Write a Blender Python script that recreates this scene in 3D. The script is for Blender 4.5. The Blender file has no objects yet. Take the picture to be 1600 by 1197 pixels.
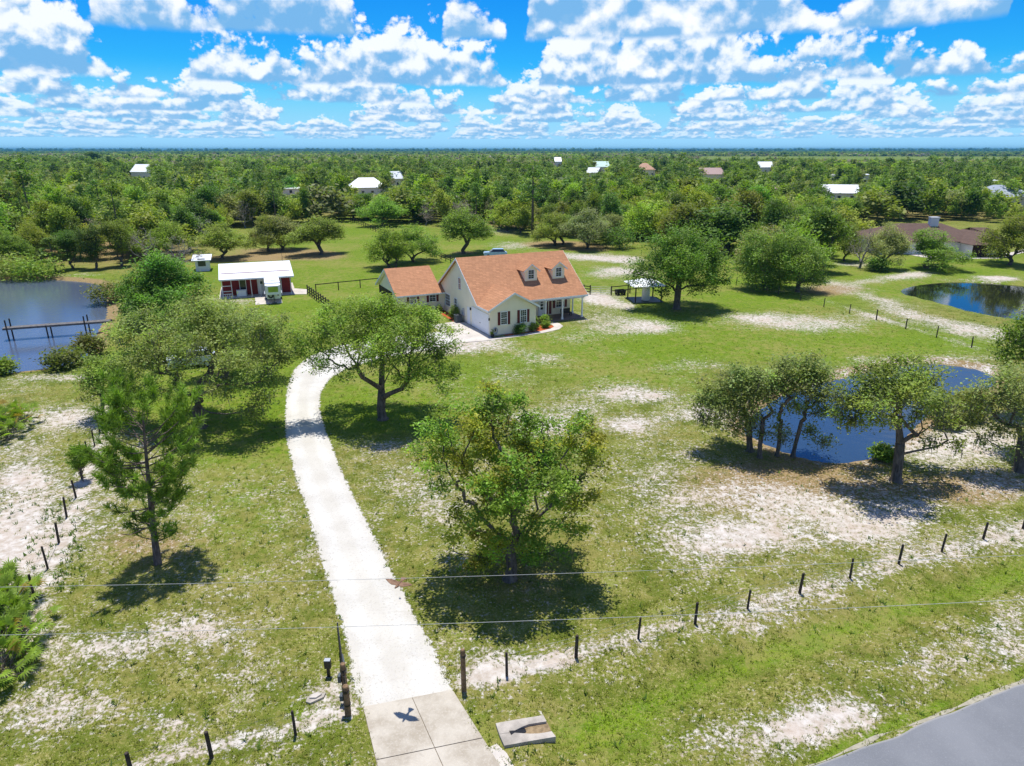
import bpy, math, random
import numpy as np
from mathutils import Vector

# ---------------------------------------------------------------- camera, light, exposure
SCN = bpy.context.scene
COL = SCN.collection
FOC, IW, IH, EYE = 1066.7, 1600.0, 1197.0, 20.0
PITCH = math.atan((IH / 2 - 234.0) / FOC)
CP, SP = math.cos(PITCH), math.sin(PITCH)
cam_d = bpy.data.cameras.new("camera")
cam = bpy.data.objects.new("camera", cam_d)
COL.objects.link(cam)
cam.location = (0, 0, EYE)
cam.rotation_euler = (math.pi / 2 - PITCH, 0, 0)
cam_d.sensor_width = 36.0
cam_d.lens = 24.0
cam_d.clip_start = 0.1
cam_d.clip_end = 60000.0
SCN.camera = cam
SCN.view_settings.view_transform = 'Standard'
SCN.view_settings.look = 'None'
SCN.view_settings.gamma = 1.0
SCN.view_settings.exposure = 0.1
SUN_EL, SUN_AZ = math.radians(78.5), math.radians(-9.0)   # azimuth from +Y, negative = left
sun_d = bpy.data.lights.new("sun", 'SUN')
sun_d.energy = 4.9
sun_d.angle = math.radians(0.5)
sun_d.color = (1.0, 0.965, 0.90)
sun = bpy.data.objects.new("sun", sun_d)
COL.objects.link(sun)
sv = Vector((math.sin(SUN_AZ) * math.cos(SUN_EL), math.cos(SUN_AZ) * math.cos(SUN_EL), math.sin(SUN_EL)))
sun.rotation_euler = (-sv).to_track_quat('-Z', 'Y').to_euler()
sun.location = (0, 0, 80)
SCN.cycles.max_bounces = 6
SCN.cycles.transparent_max_bounces = 8
SCN.cycles.diffuse_bounces = 3
SCN.cycles.glossy_bounces = 3
SCN.cycles.volume_bounces = 0
SCN.cycles.caustics_reflective = False
SCN.cycles.caustics_refractive = False

RNG = np.random.default_rng(11)
random.seed(4)


# ---------------------------------------------------------------- photo geometry helpers
def ray(x, y):
    u, v = (x - IW / 2) / FOC, (y - IH / 2) / FOC
    return np.array([u, CP - v * SP, -(v * CP + SP)])


def G(x, y, z=0.0):
    """point of the photograph on the level plane z"""
    r = ray(x, y)
    t = (z - EYE) / r[2]
    return np.array([r[0] * t, r[1] * t, z])


def AtY(x, y, Y):
    r = ray(x, y)
    t = Y / r[1]
    return np.array([r[0] * t, Y, EYE + r[2] * t])


def PX(p):
    x, y, z = p[..., 0], p[..., 1], p[..., 2] - EYE
    zc = np.maximum(y * CP - z * SP, .1)
    yc = -(y * SP + z * CP)
    return IW / 2 + FOC * x / zc, IH / 2 + FOC * yc / zc


def zc_of(p):
    return p[1] * CP - (p[2] - EYE) * SP


# ---------------------------------------------------------------- node helper
class NT:
    def __init__(s, tree):
        s.t = tree
        tree.nodes.clear()

    def node(s, typ, **kw):
        n = s.t.nodes.new(typ)
        for k, v in kw.items():
            setattr(n, k, v)
        return n

    def put(s, sock, val):
        if val is None:
            return
        if isinstance(val, bpy.types.NodeSocket):
            s.t.links.new(val, sock)
        else:
            if sock.type == 'RGBA' and len(val) == 3:
                val = (*val, 1.0)
            sock.default_value = val

    def m(s, op, a, b=None, c=None, clamp=False):
        n = s.node('ShaderNodeMath', operation=op, use_clamp=clamp)
        s.put(n.inputs[0], a)
        s.put(n.inputs[1], b)
        s.put(n.inputs[2], c)
        return n.outputs[0]

    def vec(s, x, y, z):
        n = s.node('ShaderNodeCombineXYZ')
        for i, v in enumerate((x, y, z)):
            s.put(n.inputs[i], v)
        return n.outputs[0]

    def sep(s, v):
        n = s.node('ShaderNodeSeparateXYZ')
        s.put(n.inputs[0], v)
        return n.outputs

    def noise(s, v, scale, detail=3.0, rough=.55, dist=0.0):
        n = s.node('ShaderNodeTexNoise')
        s.put(n.inputs['Vector'], v)
        n.inputs['Scale'].default_value = scale
        n.inputs['Detail'].default_value = detail
        n.inputs['Roughness'].default_value = rough
        n.inputs['Distortion'].default_value = dist
        return n.outputs[0]

    def sst(s, x, a, b, lo=0.0, hi=1.0):
        n = s.node('ShaderNodeMapRange', interpolation_type='SMOOTHSTEP')
        s.put(n.inputs[0], x)
        for i, v in enumerate((a, b, lo, hi)):
            s.put(n.inputs[i + 1], v)
        return n.outputs[0]

    def lin(s, x, a, b, lo=0.0, hi=1.0):
        n = s.node('ShaderNodeMapRange')
        s.put(n.inputs[0], x)
        for i, v in enumerate((a, b, lo, hi)):
            s.put(n.inputs[i + 1], v)
        return n.outputs[0]

    def mix(s, f, a, b, mode='MIX'):
        n = s.node('ShaderNodeMix', data_type='RGBA', blend_type=mode)
        s.put(n.inputs[0], f)
        s.put(n.inputs[6], a)
        s.put(n.inputs[7], b)
        return n.outputs[2]

    def attr(s, name, out='Fac'):
        n = s.node('ShaderNodeAttribute', attribute_name=name)
        return n.outputs[out]

    def pos(s):
        return s.node('ShaderNodeNewGeometry').outputs['Position']

    def obj(s):
        return s.node('ShaderNodeTexCoord').outputs['Object']

    def bump(s, h, strength=.3, dist=.05):
        n = s.node('ShaderNodeBump')
        n.inputs['Strength'].default_value = strength
        n.inputs['Distance'].default_value = dist
        s.put(n.inputs['Height'], h)
        return n.outputs[0]

    def pbr(s, color, rough=.7, spec=.3, normal=None, metal=0.0):
        n = s.node('ShaderNodeBsdfPrincipled')
        s.put(n.inputs['Base Color'], color)
        s.put(n.inputs['Roughness'], rough)
        s.put(n.inputs['Specular IOR Level'], spec)
        s.put(n.inputs['Metallic'], metal)
        s.put(n.inputs['Normal'], normal)
        return n.outputs[0]

    def out(s, sh):
        o = s.node('ShaderNodeOutputMaterial')
        s.t.links.new(sh, o.inputs['Surface'])
        return o


def new_mat(name):
    m = bpy.data.materials.new(name)
    m.use_nodes = True
    return m, NT(m.node_tree)


# ---------------------------------------------------------------- world: sky with cumulus field
def build_world():
    w = bpy.data.worlds.new("World")
    SCN.world = w
    w.use_nodes = True
    t = NT(w.node_tree)
    sky = t.node('ShaderNodeTexSky', sky_type='NISHITA', sun_disc=False)
    sky.sun_elevation = SUN_EL
    sky.sun_rotation = SUN_AZ
    sky.altitude = 20
    sky.air_density = 1.0
    sky.dust_density = 0.4
    sky.ozone_density = 2.0
    hs = t.node('ShaderNodeHueSaturation')
    hs.inputs['Saturation'].default_value = 1.55
    hs.inputs['Value'].default_value = 1.0
    t.t.links.new(sky.outputs[0], hs.inputs['Color'])
    blue = t.mix(1.0, hs.outputs[0], (.14, .98, 1.55, 1), 'MULTIPLY')
    d = t.node('ShaderNodeTexCoord').outputs['Generated']
    sx, sy, sz = t.sep(d)
    az = t.m('ARCTAN2', sx, sy)
    hyp = t.m('SQRT', t.m('ADD', t.m('MULTIPLY', sx, sx), t.m('MULTIPLY', sy, sy)))
    tan = t.m('DIVIDE', sz, t.m('MAXIMUM', hyp, .02))
    el0 = t.sst(tan, 0.0, .11)
    col = t.mix(t.m('SUBTRACT', 1.0, el0), blue, (4.0, 8.0, 11.6, 1))
    white = (10.8, 11.0, 11.4, 1)

    def noise2(u, v, scale, detail, rough=.55, dist=0.0):
        n = t.node('ShaderNodeTexNoise', noise_dimensions='2D')
        t.put(n.inputs['Vector'], t.vec(u, v, 0.0))
        n.inputs['Scale'].default_value = scale
        n.inputs['Detail'].default_value = detail
        n.inputs['Roughness'].default_value = rough
        n.inputs['Distortion'].default_value = dist
        return n.outputs[0]

    def billow(u, v, scale, detail):
        n = t.node('ShaderNodeTexVoronoi', voronoi_dimensions='2D', feature='F1', normalize=True)
        t.put(n.inputs['Vector'], t.vec(u, v, 0.0))
        n.inputs['Scale'].default_value = scale
        n.inputs['Detail'].default_value = detail
        n.inputs['Roughness'].default_value = .55
        n.inputs['Lacunarity'].default_value = 2.3
        return t.m('SUBTRACT', 1.0, n.outputs['Distance'])

    def profile(pts):
        """thickness of a cloud row along the horizon, px position of the photograph -> km"""
        n = t.node('ShaderNodeFloatCurve')
        c = n.mapping.curves[0]
        q = sorted(((math.atan((x - 800) / FOC / .98) + .75) / 1.5, y) for x, y in pts)
        q = [(0.0, q[0][1])] + q + [(1.0, q[-1][1])]
        while len(c.points) < len(q):
            c.points.new(.5, .5)
        for p, (x, y) in zip(c.points, q):
            p.location = (x, y / 3.0)
            p.handle_type = 'AUTO_CLAMPED'
        n.mapping.update()
        t.put(n.inputs['Value'], t.lin(az, -.75, .75))
        return t.m('MULTIPLY', n.outputs[0], 3.0)
    # rows of cumulus standing at growing distances (km); far rows first
    R12 = [(-60, .6), (20, 1.0), (110, 1.35), (190, 1.1), (260, .25), (300, .0), (350, .5), (410, 1.0), (470, .55), (520, .8), (600, 1.0), (680, 1.25), (740, 1.0), (790, .25), (815, .1), (850, 1.1), (930, 1.35), (1040, 1.5),
           (1130, .9), (1180, .5), (1240, 1.3), (1290, .7), (1340, .45), (1420, .85), (1480, .5), (1540, .9), (1660, .9)]
    R8 = [(-60, .2), (60, .55), (130, .45), (170, .0), (225, .25), (250, .9), (330, .9), (420, .75), (510, 1.1), (580, .6), (600, .0), (690, .05), (720, .75), (780, .75), (800, .0), (815, .1), (845, 1.5), (900, 1.6), (960, 1.0), (1000, 1.3),
          (1100, 1.5), (1180, 1.3), (1250, .5), (1290, .8), (1400, 1.4), (1470, 1.3), (1495, .05), (1530, 1.0), (1660, 1.3)]
    rows = [  # distance, base, gain, threshold, max thickness, seed
        (72, 1.0, 5.0, .30, 1.5, 1.3, None), (56, 1.0, 5.0, .33, 1.4, 5.1, None), (44, 1.0, 5.0, .33, 1.4, 9.7, None), (35, 1.0, 4.2, .385, 1.35, 2.2, None), (28, 1.0, 4.6, .37, 1.25, 14.9, None),
        (22, 1.0, 4.6, .375, 1.2, 31.4, None), (17, 1.02, 4.6, .38, 1.15, 21.6, None), (12.6, 1.02, 0, 0, 1.5, 44.2, R12), (8.6, 1.18, 0, 0, 1.5, 53.8, R8)]
    for k, (D, base, gain, thr, tmax, seed, prof) in enumerate(rows):
        u = t.m('ADD', t.m('MULTIPLY', az, D), seed * 37.0)
        hgt = t.m('MULTIPLY', tan, D)
        if prof:
            wob_ = noise2(u, 0.0, .9, 1.0)
            T = t.m('MULTIPLY', profile(prof), t.m('ADD', .45, t.m('MULTIPLY', wob_, 1.1)))
        else:
            colm = noise2(u, 0.0, .33, 1.0, .5)
            T = t.m('MINIMUM', t.m('MULTIPLY', t.m('SUBTRACT', colm, thr), gain), tmax)
        T = t.m('MAXIMUM', T, .02)
        hv = t.m('MULTIPLY', hgt, 1.1)
        us = t.m('MULTIPLY', u, 1.0 if D < 15 else max(.5, 1.0 - D / 90.0))
        f1 = noise2(us, hv, 1.32, 6.0, .62, .1)
        fb = billow(us, hv, 2.4, 2.0)
        fu = billow(t.m('ADD', us, -.05), t.m('ADD', hv, .15), 2.4, 1.0)
        f2 = noise2(t.m('ADD', us, -.05), t.m('ADD', hv, .17), 1.32, 2.0, .55, .1)
        rel = t.m('DIVIDE', t.m('SUBTRACT', hgt, base), T)
        dens = t.m('ADD', t.m('MINIMUM', t.m('MULTIPLY', t.m('SUBTRACT', t.m('SUBTRACT', T, .30), t.m('SUBTRACT', hgt, base)), .85), .62), t.m('ADD', t.m('MULTIPLY', t.m('SUBTRACT', f1, .5), 1.7), t.m('MULTIPLY', t.m('SUBTRACT', fb, .62), .9)))
        a = t.sst(dens, -.02, .19)
        lo = t.sst(t.m('ADD', hgt, t.m('MULTIPLY', f1, .12)), base + .03, base + .11)
        a = t.m('MULTIPLY', a, lo)
        a = t.m('MULTIPLY', a, t.sst(T, .03, .25))
        # sunlit tops, shaded flat bases
        lit = t.m('ADD', t.m('MULTIPLY', t.m('SUBTRACT', hgt, base), 1.35 / tmax),
                  t.m('ADD', t.m('MULTIPLY', t.m('SUBTRACT', f1, f2), 2.6), t.m('MULTIPLY', t.m('SUBTRACT', fb, fu), 1.2)))
        lit = t.sst(lit, -.10, .66)
        shade = (2.0, 5.0, 8.8, 1)
        cc = t.mix(lit, shade, white)
        fog = min(.80, D / 100.0)
        cc = t.mix(fog * .45, cc, (4.6, 8.2, 11.4, 1))
        a = t.m('MULTIPLY', a, 1.0 - fog * .40)
        col = t.mix(a, col, cc)
    # broken cloud deck higher up, out of the frame: it fills the shade with paler light and shows in the water
    inv = t.m('DIVIDE', 1.0, t.m('MAXIMUM', sz, .12))
    hi = noise2(t.m('MULTIPLY', sx, inv), t.m('MULTIPLY', sy, inv), 1.3, 3.0, .6)
    ha = t.m('MULTIPLY', t.sst(hi, .42, .62), t.sst(tan, .20, .34))
    col = t.mix(t.m('MULTIPLY', ha, .85), col, (3.9, 4.6, 5.8, 1))
    bg = t.node('ShaderNodeBackground')
    bg.inputs['Strength'].default_value = .09
    t.t.links.new(col, bg.inputs['Color'])
    o = t.node('ShaderNodeOutputWorld')
    t.t.links.new(bg.outputs[0], o.inputs['Surface'])
    w.cycles.sampling_method = 'MANUAL'
    w.cycles.sample_map_resolution = 512


build_world()


# ---------------------------------------------------------------- mesh helpers
def make_mesh(name, V, F, mats, midx=None, smooth=False):
    me = bpy.data.meshes.new(name)
    V = np.asarray(V, dtype=np.float32).reshape(-1, 3)
    if isinstance(F, np.ndarray) and F.ndim == 2:
        n, k = F.shape
        loops = F.astype(np.int32).ravel()
        starts = np.arange(0, n * k, k, dtype=np.int32)
    else:
        n = len(F)
        loops = np.fromiter((i for f in F for i in f), dtype=np.int32)
        ln = np.fromiter((len(f) for f in F), dtype=np.int32, count=n)
        starts = np.concatenate([[0], np.cumsum(ln)[:-1]]).astype(np.int32)
    me.vertices.add(len(V))
    me.vertices.foreach_set('co', V.ravel())
    me.loops.add(len(loops))
    me.loops.foreach_set('vertex_index', loops)
    me.polygons.add(n)
    me.polygons.foreach_set('loop_start', starts)
    if midx is not None:
        me.polygons.foreach_set('material_index', np.asarray(midx, dtype=np.int32))
    me.polygons.foreach_set('use_smooth', np.full(n, bool(smooth)))
    for m in (mats if isinstance(mats, (list, tuple)) else [mats]):
        me.materials.append(m)
    me.update(calc_edges=True)
    return me


def face_attr(me, name, cols):
    a = me.attributes.new(name, 'FLOAT_COLOR', 'FACE')
    c = np.ones((len(cols), 4), dtype=np.float32)
    c[:, :3] = cols
    a.data.foreach_set('color', c.ravel())


def point_attr(me, name, vals):
    a = me.attributes.new(name, 'FLOAT', 'POINT')
    a.data.foreach_set('value', np.asarray(vals, dtype=np.float32))


def link(name, me, parent=None):
    o = bpy.data.objects.new(name, me)
    COL.objects.link(o)
    if parent is not None:
        o.parent = parent
    return o


def tag(o, label=None, cat=None, group=None, kind=None):
    if label:
        o['label'] = label
    if cat:
        o['category'] = cat
    if group:
        o['group'] = group
    if kind:
        o['kind'] = kind
    return o


def thing(name, label, cat, loc=(0, 0, 0), rz=0.0, group=None):
    o = bpy.data.objects.new(name, None)
    o.empty_display_size = .3
    COL.objects.link(o)
    o.location = tuple(loc)
    o.rotation_euler = (0, 0, rz)
    return tag(o, label, cat, group)


class MB:
    """collects shapes into one mesh"""
    def __init__(s):
        s.V, s.F, s.M = [], [], []

    def poly(s, pts, mi=0):
        b = len(s.V)
        s.V += [tuple(p) for p in pts]
        s.F.append(tuple(range(b, b + len(pts))))
        s.M.append(mi)

    def box(s, x0, x1, y0, y1, z0, z1, mi=0, bev=0.0):
        if bev <= 0:
            c = [(x0, y0, z0), (x1, y0, z0), (x1, y1, z0), (x0, y1, z0), (x0, y0, z1), (x1, y0, z1), (x1, y1, z1), (x0, y1, z1)]
            b = len(s.V)
            s.V += c
            for f in ((0, 3, 2, 1), (4, 5, 6, 7), (0, 1, 5, 4), (1, 2, 6, 5), (2, 3, 7, 6), (3, 0, 4, 7)):
                s.F.append(tuple(b + i for i in f))
                s.M.append(mi)
        else:
            s.prism([(x0 + bev, y0), (x1 - bev, y0), (x1, y0 + bev), (x1, y1 - bev), (x1 - bev, y1), (x0 + bev, y1), (x0, y1 - bev), (x0, y0 + bev)], z0, z1, mi)

    def prism(s, pts, z0, z1, mi=0):
        n = len(pts)
        b = len(s.V)
        s.V += [(p[0], p[1], z0) for p in pts] + [(p[0], p[1], z1) for p in pts]
        s.F.append(tuple(b + i for i in reversed(range(n))))
        s.F.append(tuple(b + n + i for i in range(n)))
        s.M += [mi, mi]
        for i in range(n):
            j = (i + 1) % n
            s.F.append((b + i, b + j, b + n + j, b + n + i))
            s.M.append(mi)

    def slab(s, pts, th, mi=0):
        """thick sheet: pts is a 3-D polygon, extruded down by th"""
        n = len(pts)
        b = len(s.V)
        s.V += [tuple(p) for p in pts] + [(p[0], p[1], p[2] - th) for p in pts]
        s.F.append(tuple(b + i for i in range(n)))
        s.F.append(tuple(b + n + i for i in reversed(range(n))))
        s.M += [mi, mi]
        for i in range(n):
            j = (i + 1) % n
            s.F.append((b + j, b + i, b + n + i, b + n + j))
            s.M.append(mi)

    def tube(s, pts, rad, n=6, mi=0, cap=True):
        pts = [np.asarray(p, float) for p in pts]
        if np.isscalar(rad):
            rad = [rad] * len(pts)
        rings = []
        for i, p in enumerate(pts):
            d = pts[min(i + 1, len(pts) - 1)] - pts[max(i - 1, 0)]
            d = d / (np.linalg.norm(d) + 1e-9)
            a = np.cross(d, (0, 0, 1) if abs(d[2]) < .95 else (1, 0, 0))
            a /= np.linalg.norm(a)
            c = np.cross(d, a)
            b = len(s.V)
            for k in range(n):
                th = 2 * math.pi * k / n
                s.V.append(tuple(p + rad[i] * (math.cos(th) * a + math.sin(th) * c)))
            rings.append(b)
        for b0, b1 in zip(rings[:-1], rings[1:]):
            for k in range(n):
                j = (k + 1) % n
                s.F.append((b0 + k, b1 + k, b1 + j, b0 + j))
                s.M.append(mi)
        if cap:
            s.F.append(tuple(rings[0] + k for k in range(n)))
            s.F.append(tuple(rings[-1] + k for k in reversed(range(n))))
            s.M += [mi, mi]

    def lathe(s, prof, n=14, mi=0, cx=0, cy=0):
        rings = []
        for r, z in prof:
            b = len(s.V)
            for k in range(n):
                a = 2 * math.pi * k / n
                s.V.append((cx + r * math.cos(a), cy + r * math.sin(a), z))
            rings.append(b)
        for b0, b1 in zip(rings[:-1], rings[1:]):
            for k in range(n):
                j = (k + 1) % n
                s.F.append((b0 + k, b0 + j, b1 + j, b1 + k))
                s.M.append(mi)
        s.F.append(tuple(rings[0] + k for k in reversed(range(n))))
        s.F.append(tuple(rings[-1] + k for k in range(n)))
        s.M += [mi, mi]

    def build(s, name, mats, parent=None, smooth=False):
        me = make_mesh(name, s.V, s.F, mats, s.M, smooth)
        return link(name, me, parent)


# ---------------------------------------------------------------- materials
def simple_mat(name, col, rough=.7, spec=.3, var=.12, scale=3.0, bump=0.0, metal=0.0, bscale=None):
    m, t = new_mat(name)
    p = t.obj()
    n = t.noise(p, scale, 5, .6)
    c2 = tuple(min(1, v * (1 + var)) for v in col)
    c1 = tuple(v * (1 - var) for v in col)
    c = t.mix(t.sst(n, .3, .7), (*c1, 1), (*c2, 1))
    nm = t.bump(t.noise(p, bscale or scale * 4, 4), bump, .02) if bump else None
    t.out(t.pbr(c, rough, spec, nm, metal))
    return m


M = {}


def mats_init():
    M['cream'] = simple_mat('cream_stucco', (.90, .82, .63), .85, .2, .04, .8, .25, bscale=14)
    M['trim'] = simple_mat('white_trim', (.83, .84, .85), .55, .4, .03, 1.5)
    M['door_white'] = simple_mat('white_door_paint', (.80, .83, .88), .5, .4, .02, 1.5)
    M['shutter'] = simple_mat('dark_red_shutter', (.13, .018, .02), .5, .4, .2, 6)
    M['concrete'] = simple_mat('pale_concrete', (.55, .50, .44), .85, .2, .12, .7, .2, bscale=20)
    M['grey_concrete'] = simple_mat('grey_concrete', (.40, .36, .31), .9, .2, .25, 1.6, .3, bscale=14)
    M['porch'] = simple_mat('brown_porch_floor', (.20, .15, .13), .8, .2, .1, 2)
    M['wood_dark'] = simple_mat('dark_timber', (.060, .048, .040), .85, .2, .4, 7, .3)
    M['wood_brown'] = simple_mat('brown_timber', (.21, .135, .075), .85, .2, .35, 7, .3)
    M['wood_grey'] = simple_mat('weathered_timber', (.17, .16, .155), .85, .2, .3, 5, .3)
    M['black'] = simple_mat('black_steel', (.012, .012, .014), .4, .5, .3, 5)
    M['wire'] = simple_mat('galvanised_wire', (.30, .30, .30), .45, .5, .2, 5, metal=.5)
    M['cable'] = simple_mat('pale_cable', (.45, .45, .44), .5, .4, .1, 3)
    M['red'] = simple_mat('red_metal_siding', (.26, .022, .022), .55, .3, .15, 2)
    M['white_metal'] = simple_mat('white_metal', (.84, .86, .89), .4, .5, .03, .6)
    M['grey_metal'] = simple_mat('grey_metal', (.42, .44, .47), .45, .5, .1, 2)
    M['dark_metal'] = simple_mat('dark_grey_metal', (.075, .09, .10), .5, .4, .2, 4)
    M['rubber'] = simple_mat('black_rubber', (.015, .015, .015), .8, .2, .2, 5)
    M['brick_dark'] = simple_mat('dark_brown_brick', (.045, .028, .026), .9, .1, .3, 6)
    M['white_wall'] = simple_mat('white_wall', (.72, .72, .72), .8, .2, .05, .8)
    M['lime'] = simple_mat('green_tinted_glass', (.30, .42, .05), .25, .5, .15, 2)
    M['mulch'] = simple_mat('orange_mulch', (.40, .10, .035), .95, .1, .4, 9, .5)
    M['bird'] = simple_mat('brown_feathers', (.20, .12, .075), .8, .2, .35, 9)
    M['tank'] = simple_mat('white_tank', (.80, .80, .78), .5, .4, .05, 2)
    M['blue_paint'] = simple_mat('pale_blue_paint', (.40, .55, .78), .25, .6, .05, 2)
    M['silver_paint'] = simple_mat('silver_paint', (.60, .66, .72), .25, .6, .05, 2)
    M['bark'] = bark('oak_bark', (.125, .105, .088))
    M['bark_grey'] = bark('grey_bark', (.25, .23, .215))
    M['bark_pine'] = bark('pine_bark', (.15, .115, .10))
    m, t = new_mat('window_glass')
    t.out(t.pbr((.02, .03, .045), .06, .8))
    M['glass'] = m
    m, t = new_mat('screen_mesh')
    t.out(t.pbr((.018, .018, .02), .6, .2))
    M['screen'] = m
    M['leaf'] = leaf_mat('leaves', .36)
    M['needle'] = leaf_mat('needles', .3)
    M['moss'] = leaf_mat('hanging_moss', .15)
    M['shingle'] = shingle('orange_shingles', (.47, .232, .122))
    M['shingle_brown'] = shingle('brown_shingles', (.145, .096, .076))
    M['metal_roof'] = ribbed('white_metal_roof', (.86, .88, .91))


def bark(name, col):
    m, t = new_mat(name)
    sx, sy, sz = t.sep(t.obj())
    v = t.vec(sx, sy, t.m('MULTIPLY', sz, .25))
    n = t.noise(v, 9, 5, .65)
    n2 = t.noise(t.obj(), 1.3, 3)
    c = t.mix(t.sst(n, .3, .7), tuple(x * .5 for x in col), tuple(min(1, x * 1.5) for x in col))
    c = t.mix(t.sst(n2, .45, .75, 0, .5), c, tuple(x * 1.8 for x in col))
    t.out(t.pbr(c, .9, .15, t.bump(n, .6, .04)))
    return m


def leaf_mat(name, trans):
    m, t = new_mat(name)
    tint = t.attr('tint', 'Color')
    oc = t.node('ShaderNodeObjectInfo').outputs['Color']
    c = t.mix(1.0, tint, oc, 'MULTIPLY')
    p = t.pbr(c, .55, .28)
    tr = t.node('ShaderNodeBsdfTranslucent')
    warm = t.mix(1.0, c, (1.25, 1.35, .55, 1), 'MULTIPLY')
    t.t.links.new(warm, tr.inputs['Color'])
    mx = t.node('ShaderNodeMixShader')
    mx.inputs[0].default_value = trans
    t.t.links.new(p, mx.inputs[1])
    t.t.links.new(tr.outputs[0], mx.inputs[2])
    t.out(mx.outputs[0])
    return m


def shingle(name, col):
    m, t = new_mat(name)
    sx, sy, sz = t.sep(t.obj())
    v = t.vec(t.m('ADD', sx, t.m('MULTIPLY', sy, .6)), t.m('MULTIPLY', sz, 1.75), 0.0)
    b = t.node('ShaderNodeTexBrick')
    t.put(b.inputs['Vector'], v)
    b.inputs['Color1'].default_value = (*[x * .86 for x in col], 1)
    b.inputs['Color2'].default_value = (*[min(1, x * 1.14) for x in col], 1)
    b.inputs['Mortar'].default_value = (*[x * .55 for x in col], 1)
    b.inputs['Scale'].default_value = 1.0
    b.inputs['Mortar Size'].default_value = .012
    b.inputs['Brick Width'].default_value = .45
    b.inputs['Row Height'].default_value = .28
    n = t.noise(t.obj(), .7, 4, .6)
    n2 = t.noise(t.obj(), 7, 3, .6)
    c = t.mix(t.sst(n, .3, .72, 0, .30), b.outputs[0], tuple(x * .72 for x in col))
    c = t.mix(t.sst(n2, .4, .7, 0, .25), c, tuple(min(1, x * 1.25) for x in col))
    t.out(t.pbr(c, .9, .15, t.bump(b.outputs['Fac'], .3, .02)))
    return m


def ribbed(name, col):
    m, t = new_mat(name)
    sx, sy, sz = t.sep(t.obj())
    w = t.m('ABSOLUTE', t.m('SUBTRACT', t.m('FRACT', t.m('MULTIPLY', sx, 1.1)), .5))
    rib = t.sst(w, .40, .48)
    n = t.noise(t.obj(), .6, 4)
    c = t.mix(t.sst(n, .35, .7, 0, .15), (*col, 1), (.70, .70, .69, 1))
    t.out(t.pbr(c, .35, .5, t.bump(rib, .5, .03), .1))
    return m


mats_init()

# ---------------------------------------------------------------- terrain data (albedo map and ponds)
WATER_Z = -0.4


def world_poly(pts, z):
    return np.array([G(x, y, z)[:2] for x, y in pts])


LAKE = world_poly([(-260, 436), (0, 437), (50, 436), (100, 438), (150, 442), (172, 452), (168, 470), (171, 492), (160, 510),
                   (152, 525), (150, 545), (133, 560), (108, 572), (60, 580), (0, 586), (-260, 600)], WATER_Z)
POND = world_poly([(1150, 672), (1185, 640), (1230, 612), (1280, 600), (1330, 587), (1400, 572), (1450, 567), (1510, 573),
                   (1548, 583), (1562, 594), (1548, 608), (1500, 618), (1470, 634), (1440, 660), (1412, 690), (1386, 707),
                   (1350, 721), (1300, 727), (1250, 717), (1200, 699)], WATER_Z)
FARPOND = world_poly([(1405, 452), (1440, 444), (1490, 440), (1560, 443), (1650, 452), (1760, 480), (1680, 508), (1590, 502),
                      (1520, 490), (1480, 478), (1440, 468), (1408, 460)], WATER_Z)


def sdf(poly, X, Y):
    """signed distance, negative inside"""
    d = np.full(X.shape, 1e9)
    ins = np.zeros(X.shape, bool)
    n = len(poly)
    for i in range(n):
        ax, ay = poly[i]
        bx, by = poly[(i + 1) % n]
        ex, ey = bx - ax, by - ay
        wx, wy = X - ax, Y - ay
        tt = np.clip((wx * ex + wy * ey) / (ex * ex + ey * ey + 1e-9), 0, 1)
        d = np.minimum(d, (wx - ex * tt) ** 2 + (wy - ey * tt) ** 2)
        c = (ay > Y) != (by > Y)
        xi = (bx - ax) * (Y - ay) / (by - ay + 1e-12) + ax
        ins ^= c & (X < xi)
    return np.sqrt(d) * np.where(ins, -1, 1)


def smooth_poly(P, it=2):
    for _ in range(it):
        Q = np.roll(P, -1, 0)
        P = np.stack([.75 * P + .25 * Q, .25 * P + .75 * Q], 1).reshape(-1, 2)
    return P


LAKE, POND, FARPOND = smooth_poly(LAKE), smooth_poly(POND), smooth_poly(FARPOND)


def wob(X, Y, s, seed=0.0):
    return (np.sin(X * s + seed) * np.cos(Y * s * 1.3 + seed * 2) + .6 * np.sin(X * s * 2.3 + Y * s * 1.7 + seed * 3)
            + .4 * np.cos(X * s * 4.1 - Y * s * 3.3 + seed)) / 2


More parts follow.
